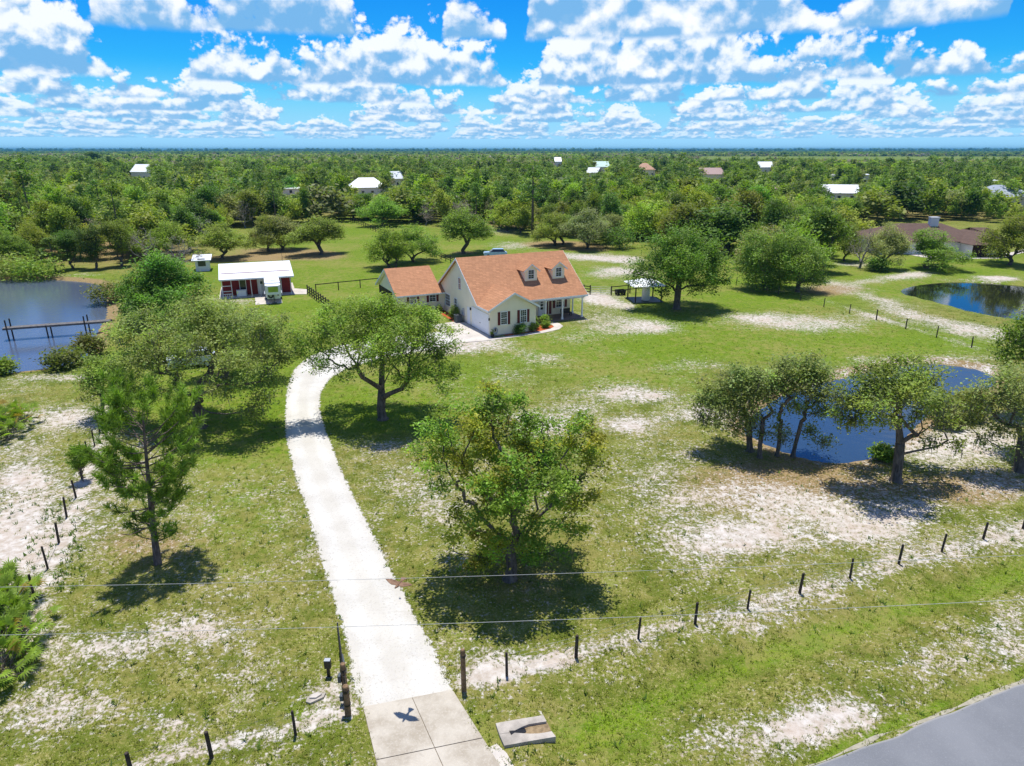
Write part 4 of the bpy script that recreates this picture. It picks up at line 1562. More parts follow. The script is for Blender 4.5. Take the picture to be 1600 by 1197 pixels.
def build_gate():
    base = G(544, 1116)
    far = G(531, 1013)
    L = float(np.linalg.norm(far - base)) - .55
    g = thing('driveway_gate', 'black metal gate swung open along the left edge of the white driveway', 'gate', base + (far - base) * .12, math.atan2(*(far - base)[1::-1]))
    b = MB()
    for z in (.22, .5, .78, 1.06, 1.34):
        b.tube([(0, 0, z), (L, 0, z)], .026, 8)
    for x in (0.0, L / 2, L):
        b.tube([(x, .0, .2), (x, .0, 1.37)], .03, 8)
    b.build('frame', M['black'], g)
    b = MB()
    for i in range(14):
        x = .2 + i * (L - .4) / 13
        b.tube([(x, .035, .24), (x, .035, 1.32)], .011, 5)
    b.build('bars', M['black'], g)
    b = MB()
    b.tube([(.9, -.09, .75), (1.9, -.04, .8)], .045, 8)
    b.build('opener_arm', M['dark_metal'], g)
    # heavy gate posts
    for (px, py), h, r, lab in (((544, 1117), 1.35, .125, 'thick brown gate post with a grey keypad box nearest the concrete apron'),
                                ((541, 1096), 1.78, .11, 'taller brown gate post holding the hinges of the open black gate')):
        p = thing('gate_post', lab, 'post', G(px, py))
        b = MB()
        b.tube([(0, 0, -.2), (0, 0, h - .04), (0, 0, h)], [r, r * .95, r * .8], 12)
        b.build('timber', M['wood_brown'], p)
        for z0, z1 in ((.80, .86), (.35, .40)):
            b = MB()
            b.tube([(0, 0, h * z0), (0, 0, h * z1)], [r * 1.12, r * 1.12], 12)
            b.build('hinge_band', M['black'], p)
        b = MB()
        b.box(-r - .10, -r + .02, -.12, .10, h * .55, h * .72)
        b.build('control_box', M['dark_metal'], p)
    p = thing('gate_post', 'tall brown gate post standing alone on the right side of the driveway', 'post', G(725, 1079))
    b = MB()
    b.tube([(0, 0, -.2), (-.01, 0, 1.9), (-.01, 0, 1.96)], [.105, .095, .07], 12)
    b.build('timber', M['wood_brown'], p)
    b = MB()
    b.tube([(0, 0, 1.62), (0, 0, 1.70)], [.115, .115], 12)
    b.build('metal_band', M['black'], p)
    p = thing('gate_opener', 'short black post with a small box in the grass left of the gate', 'gate opener', G(514, 1057))
    b = MB()
    b.box(-.06, .06, -.05, .05, -.1, .55)
    b.build('stand', M['black'], p)
    b = MB()
    b.box(-.13, .13, -.10, .10, .45, .80, bev=.03)
    b.build('box', M['black'], p)
    b = MB()
    b.box(-.12, .12, -.09, .09, .801, .83)
    b.build('solar_panel', M['grey_metal'], p)


build_gate()


def cable(name, label, pts, Y):
    P = np.array([AtY(x, y, Y) for x, y in pts])
    b = MB()
    b.tube(list(P), .0045, 5)
    o = b.build(name, M['cable'])
    tag(o, label, 'cable')


def smooth_px(pts, n=40):
    x = np.linspace(pts[0][0], pts[-1][0], n)
    q = np.polyfit([p[0] for p in pts], [p[1] for p in pts], 2)
    return [(a, float(np.polyval(q, a))) for a in x]


cable('overhead_cable', 'upper thin pale overhead cable crossing in front of the leafy oak trunk', smooth_px([(-700, 925), (75, 913), (500, 908), (820, 899), (1000, 893), (1300, 880), (2300, 830)]), 13.0)
cable('overhead_cable', 'lower thin pale overhead cable passing over the black driveway gate', smooth_px([(-700, 1003), (0, 988), (500, 979), (800, 972), (1000, 965), (1240, 955), (1600, 938), (2300, 895)]), 11.5)


def build_bird():
    z = 5.1
    p = G(623, 913, z)
    B = thing('bird', 'brown hawk gliding with spread wings above the white driveway', 'bird', p, math.radians(250))
    b = MB()
    b.tube([(-.26, 0, 0), (-.14, 0, .0), (0, 0, .01), (.14, 0, .0), (.20, 0, .01), (.245, 0, .02), (.285, 0, .0)], [.018, .05, .066, .052, .036, .034, .006], 10)
    b.build('body', M['bird'], B, True)
    for s in (-1, 1):
        w = MB()
        up = [(.12, s * .03), (.16, s * .20), (.10, s * .36), (.0, s * .53), (-.05, s * .54), (-.03, s * .47), (-.09, s * .47), (-.07, s * .40), (-.12, s * .38), (-.12, s * .2), (-.10, s * .03)]
        zz = lambda q: .03 + .12 * abs(q[1]) ** 1.3
        top = [(x, y, zz((x, y)) + .008) for x, y in up]
        w.slab(top if s > 0 else top[::-1], .014)
        w.build('wing', M['bird'], B)
    t = MB()
    t.slab([(-.2, -.03, .012), (-.42, -.13, .012), (-.44, 0, .012), (-.42, .13, .012), (-.2, .03, .012)][::-1], .012)
    t.build('tail', M['bird'], B)


build_bird()


def build_culvert():
    c = G(820, 1142)
    ex = G(868, 1128) - G(782, 1148)
    rz = math.atan2(ex[1], ex[0])
    C = thing('culvert', 'mitred concrete culvert end with a dark pipe opening beside the apron', 'culvert', c, rz)

    def lc(px, py, z=.0):
        d = G(px, py, z) - c
        return (math.cos(rz) * d[0] + math.sin(rz) * d[1], -math.sin(rz) * d[0] + math.cos(rz) * d[1])
    Z = lambda x, y: (740 + x / 10.0, 1080 + y / 10.0)
    h = .13
    up = [lc(*Z(*q), h) for q in ((345, 500), (700, 435), (1090, 375), (1140, 470), (1000, 492), (860, 517), (770, 550), (690, 590), (630, 622), (595, 642), (400, 668))]
    lo = [lc(*Z(*q), h) for q in ((400, 672), (595, 646), (680, 652), (760, 657), (880, 664), (1010, 660), (1120, 645), (1220, 625), (1285, 710), (900, 775), (480, 850))]
    b = MB()
    b.prism(up[::-1], -.35, h)
    b.prism(lo[::-1], -.35, h)
    b.build('slab', M['grey_concrete'], C)
    inner = [lc(*Z(*q), .1) for q in ((600, 642), (860, 505), (1150, 462), (1230, 630), (1000, 668), (750, 665))]
    f = MB()
    f.poly([(x, y, .03) for x, y in inner][::-1])
    f.build('silt', M['dirt_floor'], C)
    p = MB()
    q0, q1 = lc(*Z(560, 648), .15), lc(*Z(800, 580), .12)
    p.tube([(q0[0], q0[1], .0), (q1[0], q1[1], -.10)], .17, 14)
    p.build('pipe', M['black'], C)


M['dirt_floor'] = simple_mat('silt', (.26, .19, .11), .95, .1, .3, 6, .3)
build_culvert()

# broken concrete lump by the gate
ch = G(493, 1092)
L_ = thing('concrete_lump', 'broken lump of old concrete lying in bare sand left of the gate', 'rubble', ch, .35)
b = MB()
b.prism([(-.36, -.12), (-.2, -.24), (.08, -.16), (.30, -.10), (.40, .10), (.22, .16), (.12, .26), (-.14, .20), (-.30, .08)], -.05, .09)
b.build('block', M['grey_concrete'], L_)
b = MB()
b.prism([(-.22, -.02), (.02, -.10), (.24, .02), (.10, .15), (-.10, .12)], .091, .15)
b.build('shard', M['concrete'], L_)


# ---------------------------------------------------------------- dock on the lake
def build_dock():
    a, e = G(14, 531, WATER_Z), G(172, 519, WATER_Z)
    L = float(np.linalg.norm((e - a)[:2]))
    D = thing('dock', 'narrow wooden dock on tall piles reaching into the lake', 'dock', (a[0], a[1], WATER_Z), math.atan2(*(e - a)[1::-1]))
    w, zd = .42, 1.42
    for x, top in ((.25, 2.35), (L * .40, 1.45), (L * .78, 2.2)):
        for s in (-1, 1):
            p = MB()
            p.tube([(x + .1 * s, s * w, -1.2), (x + .1 * s, s * w, top)], [.085, .075], 8)
            p.build('pile', M['wood_dark'], D)
    for s in (-1, 1):
        b = MB()
        b.box(-.25, L + .6, s * w - .05, s * w + .05, zd - .2, zd - .01)
        b.build('beam', M['wood_dark'] if s > 0 else M['wood_grey'], D)
    b = MB()
    n = int((L + .6) / .17)
    for i in range(n):
        x = -.25 + i * .17
        b.box(x, x + .15, -w - .10, w + .10, zd - .009, zd + .03)
    b.build('deck', M['wood_grey'], D)


build_dock()


# ---------------------------------------------------------------- things round the house
def hp(x, y, z=0.0):
    return (*HLOC(x, y), z)


ac = thing('air_conditioner', 'dark grey air conditioner unit on the slab by the house side wall', 'air conditioner', hp(-.75, 7.9, .05), PHI)
b = MB()
b.box(-.42, .42, -.42, .42, 0, .92, bev=.06)
for i in range(9):
    b.box(-.43, .43, -.34, .34, .12 + i * .085, .15 + i * .085)
    b.box(-.34, .34, -.43, .43, .12 + i * .085, .15 + i * .085)
b.build('cabinet', M['dark_metal'], ac)
b = MB()
b.lathe([(.34, .921), (.34, .95), (.30, .97), (.0, .98)], 16)
b.build('fan_cover', M['black'], ac)

hr = thing('hose_reel', 'grey garden hose coiled in a ring against the front garage wall', 'hose', hp(.62, -.12, .62), PHI)
b = MB()
for r in (.26, .31, .36):
    b.tube([(r * math.cos(a) * .72, .02 * (r * 30 % 2) - .02, r * math.sin(a) * 1.05) for a in np.linspace(0, 2 * math.pi, 20)], .03, 6, cap=False)
b.build('coil', M['grey_metal'], hr)
b = MB()
b.box(-.05, .05, -.02, .115, -.05, .35)
b.build('bracket', M['black'], hr)

pt = thing('flower_pot', 'black pot with a small green plant at the garage front corner', 'plant pot', hp(.02, -.55, .04), 0)
b = MB()
b.lathe([(.16, 0), (.22, .30), (.24, .34), (.20, .34), (.18, .3)], 12)
b.build('pot', M['black'], pt)
POT = pt

bn = thing('bench', 'dark garden bench on the front porch beneath the shuttered window', 'bench', hp(12.6, 4.6, .141), PHI)
b = MB()
b.box(-.7, .7, -.25, .25, .40, .45)
b.build('seat', M['wood_dark'], bn)
b = MB()
b.box(-.7, .7, .25, .30, .45, .9)
b.build('backrest', M['wood_dark'], bn)
for x in (-.62, .62):
    for y in (-.2, .2):
        b = MB()
        b.box(x - .04, x + .04, y - .04, y + .04, 0, .399)
        b.build('leg', M['wood_dark'], bn)


def build_car(p, rz, paint, label, kind='car'):
    c = thing('parked_car', label, 'car', (p[0], p[1], 0), rz)
    b = MB()
    prof = [(-2.25, .45), (-2.3, .8), (-2.2, 1.05), (-1.0, 1.12), (-.45, 1.12), (2.0, 1.12), (2.25, 1.0), (2.3, .5), (2.2, .35), (-2.1, .35)]
    for s in (-1, 1):
        f = [(x, s * .88, z) for x, z in prof]
        b.poly(f if s < 0 else f[::-1])
    for (x0, z0), (x1, z1) in zip(prof, prof[1:] + prof[:1]):
        b.poly([(x0, -.88, z0), (x0, .88, z0), (x1, .88, z1), (x1, -.88, z1)])
    b.build('body', M[paint], c)
    b = MB()
    lo = [(-1.15, -.82, 1.121), (1.9, -.82, 1.121), (1.9, .82, 1.121), (-1.15, .82, 1.121)]
    hi = [(-.45, -.66, 1.62), (1.5, -.66, 1.62), (1.5, .66, 1.62), (-.45, .66, 1.62)]
    for i in range(4):
        j = (i + 1) % 4
        b.poly([lo[i], lo[j], hi[j], hi[i]])
    b.build('windows', M['glass'], c)
    b = MB()
    b.slab([(-.52, -.70, 1.68), (1.56, -.70, 1.68), (1.56, .70, 1.68), (-.52, .70, 1.68)], .058)
    b.build('roof', M[paint], c)
    for x in (-1.45, 1.45):
        for s in (-1, 1):
            w = MB()
            w.tube([(x, s * .72, .34), (x, s * .90, .34)], .34, 16)
            W = w.build('wheel', M['rubber'], c)
            w = MB()
            w.tube([(x, s * .901, .34), (x, s * .915, .34)], .2, 10)
            w.build('rim', M['grey_metal'], W)
    for s in (-.6, .6):
        h = MB()
        h.box(-2.315, -2.26, s - .18, s + .18, .78, .92)
        h.build('headlight', M['trim'], c)


build_car(G(300, 572), .35, 'silver_paint', 'silver car parked under the big mossy oaks left of the drive')
build_car(G(774, 402), .1, 'blue_paint', 'pale blue car just showing above the house ridge')


# pole by the drive turning
# distant masts on the horizon
for px, h_, lab in ((215, 34, 'thin radio mast on the skyline above the left woods'), (284, 34, 'thin radio mast right of its twin on the left skyline'),
                    (1388, 35, 'lone thin radio mast on the skyline above the right woods')):
    r_ = ray(px, 237)
    p = np.array([r_[0], r_[1]]) / r_[1] * 3900
    m_ = thing('radio_mast', lab, 'mast', (p[0], p[1], 0))
    b = MB()
    b.tube([(0, 0, 0), (0, 0, h_)], [1.3, .7], 4)
    b.build('tower', M['grey_metal'], m_)
    b = MB()
    b.box(-1.6, 1.6, -1.6, 1.6, 0, 3)
    b.build('base', M['grey_concrete'], m_)



# ---------------------------------------------------------------- trees
def grow(root, att, alpha=.35, first_ok=2):
    """joins the points of a crown to a trunk: each point hangs on the node that keeps its way to the root short"""
    P = [np.asarray(p, float) for p in root]
    par = [-1] + list(range(len(root) - 1))
    pl = [0.0]
    for i in range(1, len(root)):
        pl.append(pl[-1] + np.linalg.norm(P[i] - P[i - 1]))
    att = np.asarray(att, float)
    n = len(att)
    best = np.full(n, 1e9)
    bp = np.zeros(n, int)
    left = np.ones(n, bool)

    def relax(i):
        d = np.linalg.norm(att - P[i], axis=1)
        dz = np.maximum(P[i][2] - att[:, 2], 0)
        cst = d + alpha * pl[i] + .5 * dz
        u = (cst < best) & left
        best[u] = cst[u]
        bp[u] = i
    for i in range(min(first_ok, len(P) - 1), len(P)):
        relax(i)
    for _ in range(n):
        b = np.where(left, best, 1e9)
        j = int(b.argmin())
        left[j] = False
        q = bp[j]
        P.append(att[j])
        par.append(q)
        pl.append(pl[q] + np.linalg.norm(att[j] - P[q]))
        relax(len(P) - 1)
    return np.array(P), np.array(par)


def tree_skin(P, par, n_root, r_base, rng, tip=.016, rmin=.0, wig=.10, expo=2.2, sides=6):
    n = len(P)
    kids = [[] for _ in range(n)]
    for i in range(1, n):
        kids[par[i]].append(i)
    rad = np.zeros(n)
    for i in range(n - 1, -1, -1):
        rad[i] = tip if not kids[i] else (sum(rad[k] ** expo for k in kids[i])) ** (1 / expo)
    for i in range(n_root - 1, -1, -1):
        rad[i] = max(rad[i], rad[i + 1] if i + 1 < n_root else 0)
    k = math.log(r_base / tip) / max(.1, math.log(rad[0] / tip))
    rad = tip * (rad / tip) ** k
    b = MB()
    flare = r_base * 1.5
    tr = [P[i] for i in range(n_root)]
    rr = [rad[i] for i in range(n_root)]
    rr[0] = flare
    tr2 = [tr[0] - np.array([0, 0, .15]), tr[0] + np.array([0, 0, .02])] + [tr[0] * .8 + tr[1] * .2] + tr[1:]
    rr2 = [flare * 1.1, flare, r_base * 1.08] + rr[1:]
    b.tube(tr2, rr2, sides + 4)
    for i in range(n_root, n):
        q = par[i]
        if rad[i] < rmin:
            continue
        a, c = P[q], P[i]
        L = np.linalg.norm(c - a)
        ra = min(rad[q], rad[i] * 1.35)
        mid1 = a + (c - a) * .35 + rng.normal(0, wig, 3) * L * .6
        mid2 = a + (c - a) * .7 + rng.normal(0, wig, 3) * L * .5
        s = sides if rad[i] > .05 else (4 if rad[i] > .025 else 3)
        b.tube([a, mid1, mid2, c], [ra, rad[i] * 1.15, rad[i] * 1.05, rad[i]], s, cap=False)
    return b, rad


def leaf_arrays(C, N, spread, size, rng, flat=.65, up=1.0, tint=None, tvar=.22, lvar=.16, aspect=.5, drop=0.0):
    """diamond leaves clustered round the centres C"""
    C = np.asarray(C)
    idx = np.repeat(np.arange(len(C)), N)
    m = len(idx)
    off = rng.normal(0, 1, (m, 3))
    off *= (spread[idx] if np.ndim(spread) else spread)[..., None] if np.ndim(spread) else spread
    off[:, 2] *= flat
    off[:, 2] -= drop
    ctr = C[idx] + off
    nrm = rng.normal(0, 1, (m, 3))
    nrm[:, 2] = np.abs(nrm[:, 2]) + up
    nrm /= np.linalg.norm(nrm, axis=1, keepdims=True)
    rv = rng.normal(0, 1, (m, 3))
    u = np.cross(nrm, rv)
    u /= np.linalg.norm(u, axis=1, keepdims=True)
    v = np.cross(nrm, u)
    s = size * rng.uniform(.5, 1.6, (m, 1))
    V = np.empty((m, 4, 3))
    V[:, 0] = ctr - u * s
    V[:, 1] = ctr - v * s * aspect
    V[:, 2] = ctr + u * s
    V[:, 3] = ctr + v * s * aspect
    F = np.arange(m * 4).reshape(m, 4)
    tint = np.asarray(tint if tint is not None else (1, 1, 1), float)
    if tint.ndim == 1:
        tint = np.broadcast_to(tint, (len(C), 3))
    cl = tint * (1 + rng.normal(0, tvar, (len(C), 1)))
    cl = cl * (1 + rng.normal(0, .06, (len(C), 3)))
    T = cl[idx] * (1 + rng.normal(0, lvar, (m, 1)))
    return V.reshape(-1, 3), F, np.clip(T, .004, 1)


def leaf_mesh(name, parts, mat):
    Vs, Fs, Ts = [], [], []
    o = 0
    for V, F, T in parts:
        Vs.append(V)
        Fs.append(F + o)
        Ts.append(T)
        o += len(V)
    me = make_mesh(name, np.concatenate(Vs), np.concatenate(Fs), mat)
    face_attr(me, 'tint', np.concatenate(Ts))
    return me


def lobes_to_points(lobes, dens, rng, minz=.9):
    """lobes: (centre, radius) -> attraction points, more of them near each lobe's skin"""
    out = []
    for c, r in lobes:
        n = max(3, int(dens * r ** 2.2))
        d = rng.normal(0, 1, (n, 3))
        d /= np.linalg.norm(d, axis=1, keepdims=True)
        q = r * rng.uniform(.35, 1, (n, 1)) ** .6
        p = np.asarray(c) + d * q * np.array([1, 1, .8])
        out.append(p)
    p = np.concatenate(out)
    return p[p[:, 2] > minz]


OAK = np.array((.255, .315, .060))
OAK_GREY = np.array((.28, .325, .095))
YELLOW = np.array((0.400, 0.345, 0.041))
DARK = np.array((.135, .245, .036))
FRESH = np.array((.235, .345, .042))
PINE = np.array((.20, .32, .036))


def broad_tree(name, label, cat, base, lobes, trunk_h, r_base, seed, tint, dens=11, nleaf=60, spread=.34, size=.105, moss=0, bark='bark',
               alt=None, alt_p=0.0, group=None, roots=None, minz=.9, alpha=.35, bare=.0):
    rng = np.random.default_rng(seed)
    T = thing(name, label, cat, base, 0, group)
    if roots is None:
        lx = np.mean([c[0] for c, r in lobes]) * .25
        roots = [(0, 0, 0), (lx * .25 + rng.normal(0, .05), rng.normal(0, .05), trunk_h * .35), (lx * .6, rng.normal(0, .08), trunk_h * .7), (lx, 0, trunk_h)]
    att = lobes_to_points(lobes, dens, rng, minz)
    P, par = grow(roots, att, alpha, len(roots) - 2)
    b, rad = tree_skin(P, par, len(roots), r_base, rng)
    b.build('trunk', M[bark], T, True)
    tips = P[len(roots):]
    rt = rad[len(roots):]
    keep = rt < np.quantile(rt, .93)
    C = tips[keep]
    if bare > 0:
        C = C[rng.random(len(C)) > bare]
    tints = np.tile(tint, (len(C), 1))
    if alt is not None:
        # patches of other foliage that hang together
        ph = np.sin(C[:, 0] * 1.1 + seed) + np.sin(C[:, 1] * 1.3 + 2) + np.sin(C[:, 2] * 1.7 + seed * .7)
        sel = (ph + rng.normal(0, .5, len(C))) > np.quantile(ph, 1 - alt_p)
        tints[sel] = alt
    sp = spread * rng.uniform(.7, 1.3, len(C))
    me = leaf_mesh('crown', [leaf_arrays(C, nleaf, sp, size, rng, tint=tints)], M['leaf'])
    cr = link('crown', me, T)
    if moss:
        low = C[np.argsort(C[:, 2])[:int(len(C) * .75)]]
        q = low[rng.integers(0, len(low), moss)]
        V, F, TT = [], [], []
        o = 0
        for c in q:
            for _ in range(5):
                p = c + rng.normal(0, .20, 3)
                L = rng.uniform(.12, .55)
                w = rng.uniform(.015, .045)
                a = rng.uniform(0, math.pi)
                dx, dy = math.cos(a) * w, math.sin(a) * w
                e = rng.normal(0, .05, 2)
                V += [(p[0] - dx, p[1] - dy, p[2]), (p[0] + dx, p[1] + dy, p[2]), (p[0] + dx * .4 + e[0], p[1] + dy * .4 + e[1], p[2] - L), (p[0] - dx * .4 + e[0], p[1] - dy * .4 + e[1], p[2] - L)]
                F.append((o, o + 1, o + 2, o + 3))
                o += 4
                TT.append(np.array((.21, .205, .165)) * rng.uniform(.6, 1.3))
        mm = make_mesh('spanish_moss', np.array(V), np.array(F), M['moss'])
        face_attr(mm, 'tint', np.array(TT))
        tag(link('spanish_moss', mm, T), kind='stuff')
    return T


def px_lobes(base, lst, k=1.0):
    out = []
    for q in lst:
        x, y, r = q[:3]
        dy = q[3] if len(q) > 3 else 0.0
        p = AtY(x, y, base[1] + dy)
        out.append((p - base, r * zc_of(p) / FOC * k))
    return out


def fg_trees():
    b = G(797, 905)
    broad_tree('oak_tree', 'full leafy oak with yellowing patches beside the driveway nearest the roadside fence', 'tree', b, px_lobes(b, [
        (790, 650, 50, .5), (720, 660, 46, 0), (668, 682, 34, .5), (850, 690, 50, .5), (912, 682, 38, 0), (935, 715, 28, 0), (700, 738, 46, -1), (770, 728, 52, -1.5), (850, 758, 54, -1.5), (905, 772, 36, 0),
        (722, 800, 32, -.5), (762, 640, 26, 1), (780, 808, 40, -1.5), (842, 828, 40, -.5), (898, 818, 28, .5), (748, 848, 28, -.8), (790, 850, 32, -1.2), (706, 850, 20, 0), (868, 862, 20, 0),
        (790, 690, 55, 2.5), (720, 700, 45, 2.3), (870, 720, 45, 2.5), (800, 760, 55, 2.5), (780, 770, 45, -2.6), (760, 870, 26, -.5), (725, 882, 20, 0), (835, 862, 26, .5), (800, 840, 30, 1.5), (690, 700, 30, 1.5), (880, 790, 30, 1.5), (765, 612, 15, .5), (815, 626, 13, .5), (905, 655, 15, 0), (660, 720, 20, -.5)], .95),
        2.2, .27, 3, FRESH * np.array((.92, .98, .9)), dens=10.5, nleaf=135, spread=.27, size=.074, alt=np.array((.33, .34, .030)), alt_p=.30, alpha=.45, bare=.14, minz=.7)
    b = G(598, 655)
    broad_tree('oak_tree', 'wide spreading oak inside the bend of the white driveway', 'tree', b, px_lobes(b, [
        (590, 490, 40, 1), (530, 500, 40, 0), (482, 520, 32, 0), (650, 500, 42, 0), (692, 530, 32, 0), (560, 535, 42, -2), (622, 530, 42, -2), (668, 568, 36, -1), (502, 555, 28, -1), (698, 578, 20, 0), (470, 545, 18, 0),
        (640, 590, 24, -2.2), (590, 510, 45, 3), (650, 520, 36, 3), (530, 520, 36, 3), (598, 555, 34, -3.2), (690, 602, 14, -.5), (540, 575, 20, -2), (560, 478, 24, 1), (620, 478, 24, 1)], .95),
        2.5, .33, 8, OAK * np.array((1.0, 1.16, .85)), dens=10, nleaf=105, spread=.36, size=.082, moss=110, alpha=.5)
    b = G(312, 668)
    broad_tree('oak_tree', 'big mossy oak with crooked limbs between the tall pine and driveway', 'tree', b, px_lobes(b, [
        (330, 500, 46, 2), (262, 528, 40, 0), (390, 520, 42, 1), (418, 558, 32, 0), (232, 570, 30, -1), (300, 550, 40, -2), (368, 575, 38, -2.5), (408, 608, 26, -1), (252, 598, 30, -1.5), (205, 560, 28, 0), (195, 520, 26, 1), (225, 500, 26, 2), (425, 510, 28, 1), (440, 550, 18, 0), (342, 606, 26, -3),
        (400, 640, 18, -1.5), (216, 540, 22, 1), (350, 530, 45, 3), (290, 510, 45, 3.5), (430, 590, 18, 0), (382, 646, 14, -2), (300, 490, 30, 2)], .95),
        2.0, .42, 21, OAK_GREY * np.array((.98, 1.06, .85)), dens=9, nleaf=110, spread=.40, size=.084, moss=300, alpha=.42, roots=[(0, 0, 0), (.1, 0, .8), (.0, .1, 1.6), (.2, 0, 2.2)])
    b = G(352, 590)
    broad_tree('oak_tree', 'grey green mossy oak close to the driveway bend behind the big mossy oak', 'tree', b, px_lobes(b, [
        (345, 500, 34, 0), (385, 500, 34, 0), (418, 520, 24, 0), (305, 500, 28, 0), (362, 530, 28, -1.5), (408, 550, 18, -1), (340, 490, 30, 2), (385, 520, 30, 2)]),
        2.2, .32, 33, OAK_GREY * np.array((.98, 1.06, .85)), dens=9, nleaf=90, spread=.42, size=.088, moss=120, alpha=.42)
    b = G(164, 656)
    broad_tree('oak_tree', 'small thin trunked oak standing in the wire fence near the lake', 'tree', b, px_lobes(b, [
        (165, 590, 30, 0), (195, 572, 26, .5), (142, 610, 20, 0), (186, 610, 24, -.5), (156, 562, 18, 1), (212, 600, 18, 0), (150, 582, 22, 1), (175, 580, 25, 1.5)]),
        2.4, .14, 5, OAK * np.array((.95, 1.05, .9)), dens=11, nleaf=90, spread=.36, size=.08, moss=40)
    b = G(262, 506)
    broad_tree('broadleaf_tree', 'dense dark green tree by the lake just left of the red barn', 'tree', b, px_lobes(b, [
        (258, 432, 36, 0), (220, 442, 32, 0), (298, 450, 28, 0), (240, 470, 36, -2), (288, 488, 26, -1), (210, 478, 24, 0), (254, 407, 22, 0), (314, 478, 16, 0), (260, 440, 36, 3), (230, 460, 30, 3), (270, 470, 30, -3.5), (200, 455, 16, 0), (235, 415, 16, 1)]),
        2.0, .30, 9, DARK * np.array((1.1, 1.15, 1.0)), dens=5, nleaf=100, spread=.54, size=.14, alpha=.4)
    pond = 'mossy oaks on the near bank of the middle pond'
    for i, (px, py, lobes, lab) in enumerate([
        (1172, 705, [(1120, 610, 24, 0), (1150, 600, 28, .5), (1106, 640, 20, 0), (1140, 648, 26, -1), (1165, 632, 22, 0), (1180, 660, 14, -.5), (1135, 620, 26, 1.8), (1150, 672, 15, -1), (1112, 662, 14, 0), (1095, 630, 16, 0), (1165, 605, 20, 1)], 'thick leaning oak leftmost of the four trunks on the pond bank'),
        (1187, 715, [(1190, 592, 26, 0), (1180, 622, 22, -.6), (1166, 582, 20, .5), (1199, 650, 14, 0), (1185, 600, 26, 1.5), (1192, 672, 10, 0), (1205, 615, 16, 0)], 'second trunk of the pond bank oaks, upright beside the leaning one'),
        (1214, 712, [(1230, 574, 22, 0), (1212, 600, 20, 0), (1226, 640, 13, -.4), (1214, 662, 14, -.3), (1222, 590, 24, 1.2), (1238, 610, 18, 0), (1225, 682, 9, 0)], 'slim third trunk of the pond bank oaks with a low leafy tuft'),
        (1239, 712, [(1270, 572, 25, 0), (1290, 592, 20, 0), (1256, 602, 22, -.6), (1280, 622, 16, 0), (1265, 652, 12, 0), (1246, 580, 24, .6), (1272, 590, 26, 1.5), (1290, 640, 16, 0), (1270, 672, 13, 0), (1300, 612, 14, 0), (1255, 632, 16, 0), (1284, 690, 8, 0)], 'mossy fourth trunk of the pond bank oaks, nearest open water')]):
        b = G(px, py)
        broad_tree('oak_tree', lab, 'tree', b, px_lobes(b, lobes), 2.6, (.2, .15, .13, .13)[i], 40 + i, OAK_GREY * np.array((.95, 1.0, .95)), dens=12, nleaf=125, spread=.38, size=.082, moss=(60, 30, 40, 90)[i], group=pond)
    b = G(1400, 751)
    broad_tree('oak_tree', 'sturdy round mossy oak standing in front of the middle pond', 'tree', b, px_lobes(b, [
        (1400, 582, 36, 0), (1352, 592, 32, 0), (1450, 582, 32, 0), (1322, 620, 25, 0), (1480, 622, 22, 0), (1370, 630, 36, -1), (1420, 640, 36, -1), (1342, 660, 22, -.5), (1470, 658, 20, -.5), (1442, 690, 16, -1), (1312, 650, 15, 0),
        (1400, 600, 40, 3), (1370, 640, 30, -2.5), (1430, 612, 36, -2), (1490, 690, 12, 0), (1350, 620, 30, 2.5), (1450, 620, 30, 2.5), (1420, 562, 18, 0)], .95),
        2.6, .30, 51, OAK * np.array((.98, 1.0, .9)), dens=9, nleaf=120, spread=.38, size=.084, moss=300, alpha=.45)
    b = G(1592, 736)
    broad_tree('oak_tree', 'mossy oak cut by the right frame edge near the middle pond', 'tree', b, px_lobes(b, [
        (1590, 612, 36, 0), (1550, 620, 32, 0), (1532, 640, 22, 0), (1640, 622, 40, 0), (1600, 660, 32, -1), (1562, 668, 20, 0), (1660, 660, 36, 0), (1600, 600, 42, 3), (1516, 660, 15, 0), (1690, 630, 30, 0), (1540, 690, 14, 0), (1572, 700, 12, 0), (1525, 620, 20, 0), (1560, 590, 22, 0), (1500, 640, 12, 0)], .95),
        2.6, .30, 52, OAK_GREY, dens=9, nleaf=100, spread=.38, size=.085, moss=140, alpha=.45)
    b = G(1632, 645)
    broad_tree('broadleaf_tree', 'tall fresh green tree at the right edge behind the mossy oak', 'tree', b, px_lobes(b, [
        (1590, 512, 24, 0), (1610, 542, 32, 0), (1582, 556, 20, -.5), (1640, 540, 36, 0), (1622, 500, 28, 0), (1600, 580, 20, 0), (1650, 590, 30, 0), (1615, 530, 30, 2), (1575, 535, 14, 0)]),
        2.4, .24, 53, FRESH * .85, dens=9, nleaf=90, spread=.42, size=.10)
    b = G(1057, 483)
    broad_tree('oak_tree', 'large round deep green oak shading the small pavilion', 'tree', b, px_lobes(b, [
        (1066, 372, 26, 0), (1032, 390, 28, 0), (1100, 390, 28, 0), (1002, 420, 19, 0), (1050, 420, 32, -2), (1095, 428, 30, -1), (1122, 410, 20, 0), (1012, 440, 13, 0), (1040, 446, 18, -2), (1114, 442, 15, 0), (1134, 430, 11, 0),
        (1070, 400, 38, 3.2), (1070, 412, 34, -3.5), (1030, 415, 26, 3), (1100, 410, 26, 3), (990, 438, 9, 0), (1085, 450, 12, -2)], .97),
        3.6, .42, 61, DARK * np.array((1.2, 1.12, 1.0)), dens=3.6, nleaf=150, spread=.58, size=.125, alpha=.4)
